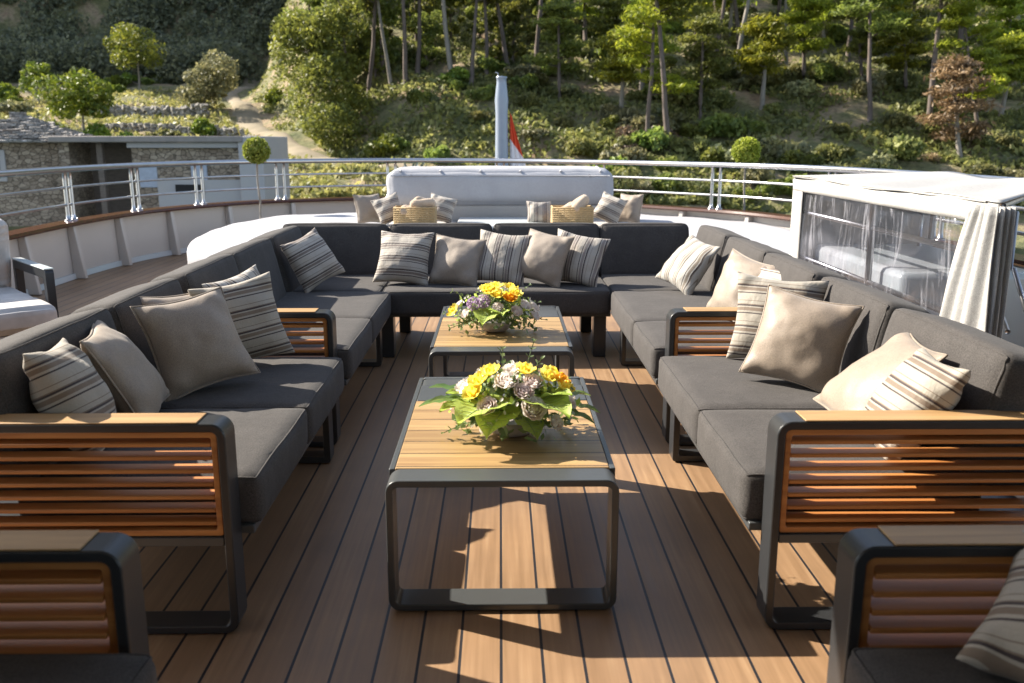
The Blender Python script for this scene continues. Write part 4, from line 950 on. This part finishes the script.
def place(proto, x, y, s=1., rz=None, label=None, cat='tree', group=None, name=None, dz=0., sz=None):
    o = proto if proto.name not in used else copy_tree(proto)
    used.add(proto.name)
    if name and o is not proto: o.name = name
    o.location = (x, y, hz(x, y)+dz); o.scale = (s, s, sz or s); tl = .11 if 'pine' in o.name else .02
    o.rotation_euler = (random.uniform(-tl, tl), random.uniform(-tl, tl), random.uniform(0, 6.28) if rz is None else rz)
    return tag(o, label, cat, group)
pines = [pine_proto(11, 10.5, .22), pine_proto(12, 12, .5), pine_proto(13, 9.5, .35, 'pine_y'), pine_proto(14, 13, .55), pine_proto(15, 11, .3, 'pine_y', 6000), pine_proto(16, 12, .6, bark='bark_l')]
def cx(px, Y): return (px-512)/897.2*(Y*.9755+.1)+Y*.013      # measured azimuths of the trunks, turned into world x once
row = [(352, 76, 3), (371, 75, 1), (393, 74, 5), (408, 73, 3), (419, 75, 1), (453, 73, 5), (471, 72, 3), (487, 74, 1), (509, 76, 3), (536, 78, 1), (334, 80, 0), (316, 84, 1)]
for px, Y, k in row: place(pines[k], cx(px, Y), Y, random.uniform(.9, 1.2), label='bare trunked pine in the dense stand above the bushy bank, left of the flagstaff', group='pines left of the flagstaff')
mid = [(669, 60.5, 3, 1.15, 'tall straight pine trunk rising right behind the rail, right of the flagstaff'), (648, 62, 4, .95, 'leaning pine with bright yellow green boughs right of the flagstaff'),
       (869, 66, 1, 1.0, 'slender leaning pine above the canvas cover'), (928, 64, 3, 1.15, 'tall thin pine trunk above the right end of the canvas cover'),
       (955, 76, 0, 1.45, 'thick dark pine trunk in the upper right'), (843, 78, 1, 1.1, 'dark leaning pine trunk above the right topiary, upper right'),
       (985, 62, 4, .85, 'low pine with bright yellow green boughs near the right edge')]
for px, Y, k, s, lab in mid: place(pines[k], cx(px, Y), Y, s, label=lab)
pines.append(pine_proto(17, 7.0, .38, 'pine_y', 4800, .15)); pines.append(pine_proto(18, 6.0, .45, 'pine_y', 4200, .15, 'bark_l')); pines.append(pine_proto(19, 8.0, .3, 'pine', 4800, .15))
for px, Y, k in ((712, 76, 1), (732, 74, 5), (738, 78, 3), (783, 76, 5), (690, 78, 6), (610, 74, 8), (585, 80, 6), (640, 72, 7), (880, 78, 6), (905, 84, 8), (1005, 74, 6), (820, 80, 7), (760, 68, 7), (800, 72, 6), (700, 66, 8), (860, 72, 8), (1000, 66, 7), (560, 70, 8), (905, 70, 6), (620, 66, 7), (665, 86, 6), (770, 88, 8), (835, 90, 6), (950, 90, 6), (725, 84, 7)):
    place(pines[k], cx(px, Y), Y, random.uniform(.85, 1.15), label=('bright yellow green' if k in (2, 4, 6, 7) else 'dark green')+' pine of the scattered wood on the slope right of the flagstaff', group=('yellow green' if k in (2, 4, 6, 7) else 'dark green')+' pines on the right slope')
for k in range(30):
    Y = random.uniform(86, 112); x = random.uniform(-14, 66)
    if x < np.interp(Y, PY, PX)+6: continue
    place(pines[random.choice((0, 2, 4, 4, 0, 2))], x, Y, random.uniform(.7, 1.1), label='pine of the wood high on the slope, along the top of the picture', group='pines high on the slope')
pr = pine_proto(31, 6.5, .2, 'rust', 4200, .15, 'bark_l'); place(pr, cx(965, 60), 60, 1.0, label='small dead pine with rusty brown needles near the right edge')
big = broad_proto(41, 9, 10, 'pine', n=15000, ls=.19, trunkfrac=.0)
place(big, cx(318, 72), 72, 1.15, label='large feathery tree with pale green crown at the right side of the dirt track')
tb = [(broad_proto(42, 5.2, 7.0, 'citrus', n=3400), 88, 73, 'yellow green tree with a pale forked trunk above the stone buildings'),
      (broad_proto(43, 5.2, 8.5, 'shrub_o', n=4200, trunkfrac=.1), 207, 93, 'pale leafed rounded tree left of the dirt track'),
      (broad_proto(44, 7.5, 9.5, 'yellowgreen', n=3600, trunkfrac=.35), 146, 112, 'tree with yellowish sunlit top against the dark wood'),
      (broad_proto(45, 4.2, 4.5, 'citrus', n=1800, trunkfrac=.25), 46, 104, 'small sunlit tree at the upper left against the dark wood')]
for pr, px, Y, lab in tb: place(pr, cx(px, Y), Y, 1, label=lab)
# shrubs
def shrub_root(seed, mat, **k):
    o = shrub_mesh(seed, M[mat], **k); o.name = 'shrub'; return o
sh = [shrub_root(51, 'shrub'), shrub_root(52, 'shrub_g'), shrub_root(53, 'shrub_o'), shrub_root(54, 'shrub', R_=1.9, H_=1.0), shrub_root(55, 'shrub_b', R_=1.2, H_=.9, n=900, ls=.16), shrub_root(56, 'citrus', R_=1.4)]
tall = [broad_proto(61, 4.5, 3.4, 'shrub_g', 'bark', 2200, .20, .0), broad_proto(62, 5.0, 3.2, 'pine', 'bark', 2200, .19, .0)]
KIND = ['mid green rounded', 'fresh green rounded', 'pale olive grey', 'low spreading mid green', 'dry brown twiggy', 'bright yellow green']
def put_shrub(k, x, y, s, label, group):
    place(sh[k], x, y, s, label=KIND[k]+' '+label, cat='shrub', group=KIND[k]+' '+group, dz=-.1, sz=s*random.uniform(.8, 1.2))
cnt = 0
for t in range(2200):
    if cnt >= 285: break
    Y = 54+42*random.random()**1.5; x = random.uniform(-.30, .72)*Y; pxl = np.interp(Y, PY, PX)
    if x < pxl+1.5 or (abs(x-pxl) < 3): continue
    v = mnoise.noise(Vector((x*.12, Y*.12, 3)))
    if v < -.18 and random.random() < .75: continue
    k = random.choice((0, 0, 1, 3, 4, 2)) if x > 8 else random.choice((0, 1, 1, 3, 2, 5))
    put_shrub(k, x, Y, random.uniform(.6, 1.25), 'wild shrub of the undergrowth on the wooded slope', 'shrubs on the wooded slope'); cnt += 1
for k in range(34):
    Y = random.uniform(76, 96); x = cx(random.uniform(322, 560), Y); place(tall[k % 2], x, Y, random.uniform(.8, 1.3), label='bushy young tree growing between the bare trunks left of the flagstaff', group='young trees between the trunks')
cnt = 0
for t in range(900):
    if cnt >= 62: break
    Y = random.uniform(60, 128); x = random.uniform(-.60, -.24)*Y
    if abs(x-np.interp(Y, PY, PX)+1.2) < 3.2: continue
    if abs(x+28) < 5 and abs(Y-83) < 5: continue
    v = mnoise.noise(Vector((x*.09, Y*.09, 8)))
    if v < -.05: continue
    put_shrub(random.choice((5, 5, 2, 1, 0)), x, Y, random.uniform(.7, 1.3), 'shrub on the terraces left of the dirt track', 'shrubs on the left terraces'); cnt += 1
# undergrowth: grasses and low leaves over the slope and terraces
def cover_pts(n, f):
    Y = 53+60*rng.random(n)**1.35; x = rng.uniform(-.66, .90, n)*Y; p = np.interp(Y, PY, PX)
    side = x > p; keep = (np.abs(x-(p-1.2)) > 1.9) & (side == f)
    x, Y = x[keep], Y[keep]; nn = np.sin(x*.7+np.cos(Y*.5)*2)+np.sin(Y*.9+x*.3); k2 = nn+rng.normal(size=len(x))*.6 > np.where(x > 8, .15, -.6)
    x, Y = x[k2], Y[k2]; return np.stack([x, Y, height(x, Y)+rng.uniform(0, .45, len(x))], 1)
o = leaf_cloud(cover_pts(200000, True), .27, M['shrub'], 'undergrowth', aspect=2.0); tag(o, 'green and dry undergrowth covering the wooded slope', 'undergrowth', kind='stuff')
M['grass'] = leaf_mat('dry_grass', (.20, .21, .06), (.44, .39, .17), .45)
o = leaf_cloud(cover_pts(110000, False), .27, M['grass'], 'grass', aspect=2.2); tag(o, 'sunlit grass and weeds on the left terraces', 'grass', kind='stuff')
# far shaded wood on the left hill
P = []
for k in range(1100):
    Y = random.uniform(125, 190); x = random.uniform(-.66, -.10)*Y; r_ = random.uniform(1.6, 3.6)
    if x > np.interp(Y, PY, PX)-2 and Y < 140: continue
    z = hz(x, Y)
    P.append(ell((x, Y, z+r_*.7), (r_, r_, r_*.95), 260, .7))
o = leaf_cloud(np.concatenate(P), .48, M['forest'], 'far_wood', aspect=1.3); tag(o, 'dense shaded wood covering the far left hill', 'wood', kind='stuff')
# agaves
def agave(x, y, s, label):
    mb = MB(); rs = random.Random(int(x*10))
    for k in range(26):
        a = k*2.4; el = .25+1.1*(k/26); d = Vector((math.cos(a)*math.cos(el), math.sin(a)*math.cos(el), math.sin(el))); petal(mb, Vector((0, 0, .05)), d, Vector((0, 0, 1)), s*rs.uniform(.8, 1.1), s*.16, -.1, 6)
    o = mb.build('agave', M['agave'], None, True); o.location = (x, y, hz(x, y)); tag(o, label, 'agave', 'agaves on the shore')
agave(cx(412, 57), 57, 1.7, 'large blue green agave behind the rail, left of the day bed bolster'); agave(cx(392, 56), 56, 1.1, 'smaller blue green agave behind the rail, left of the large one')
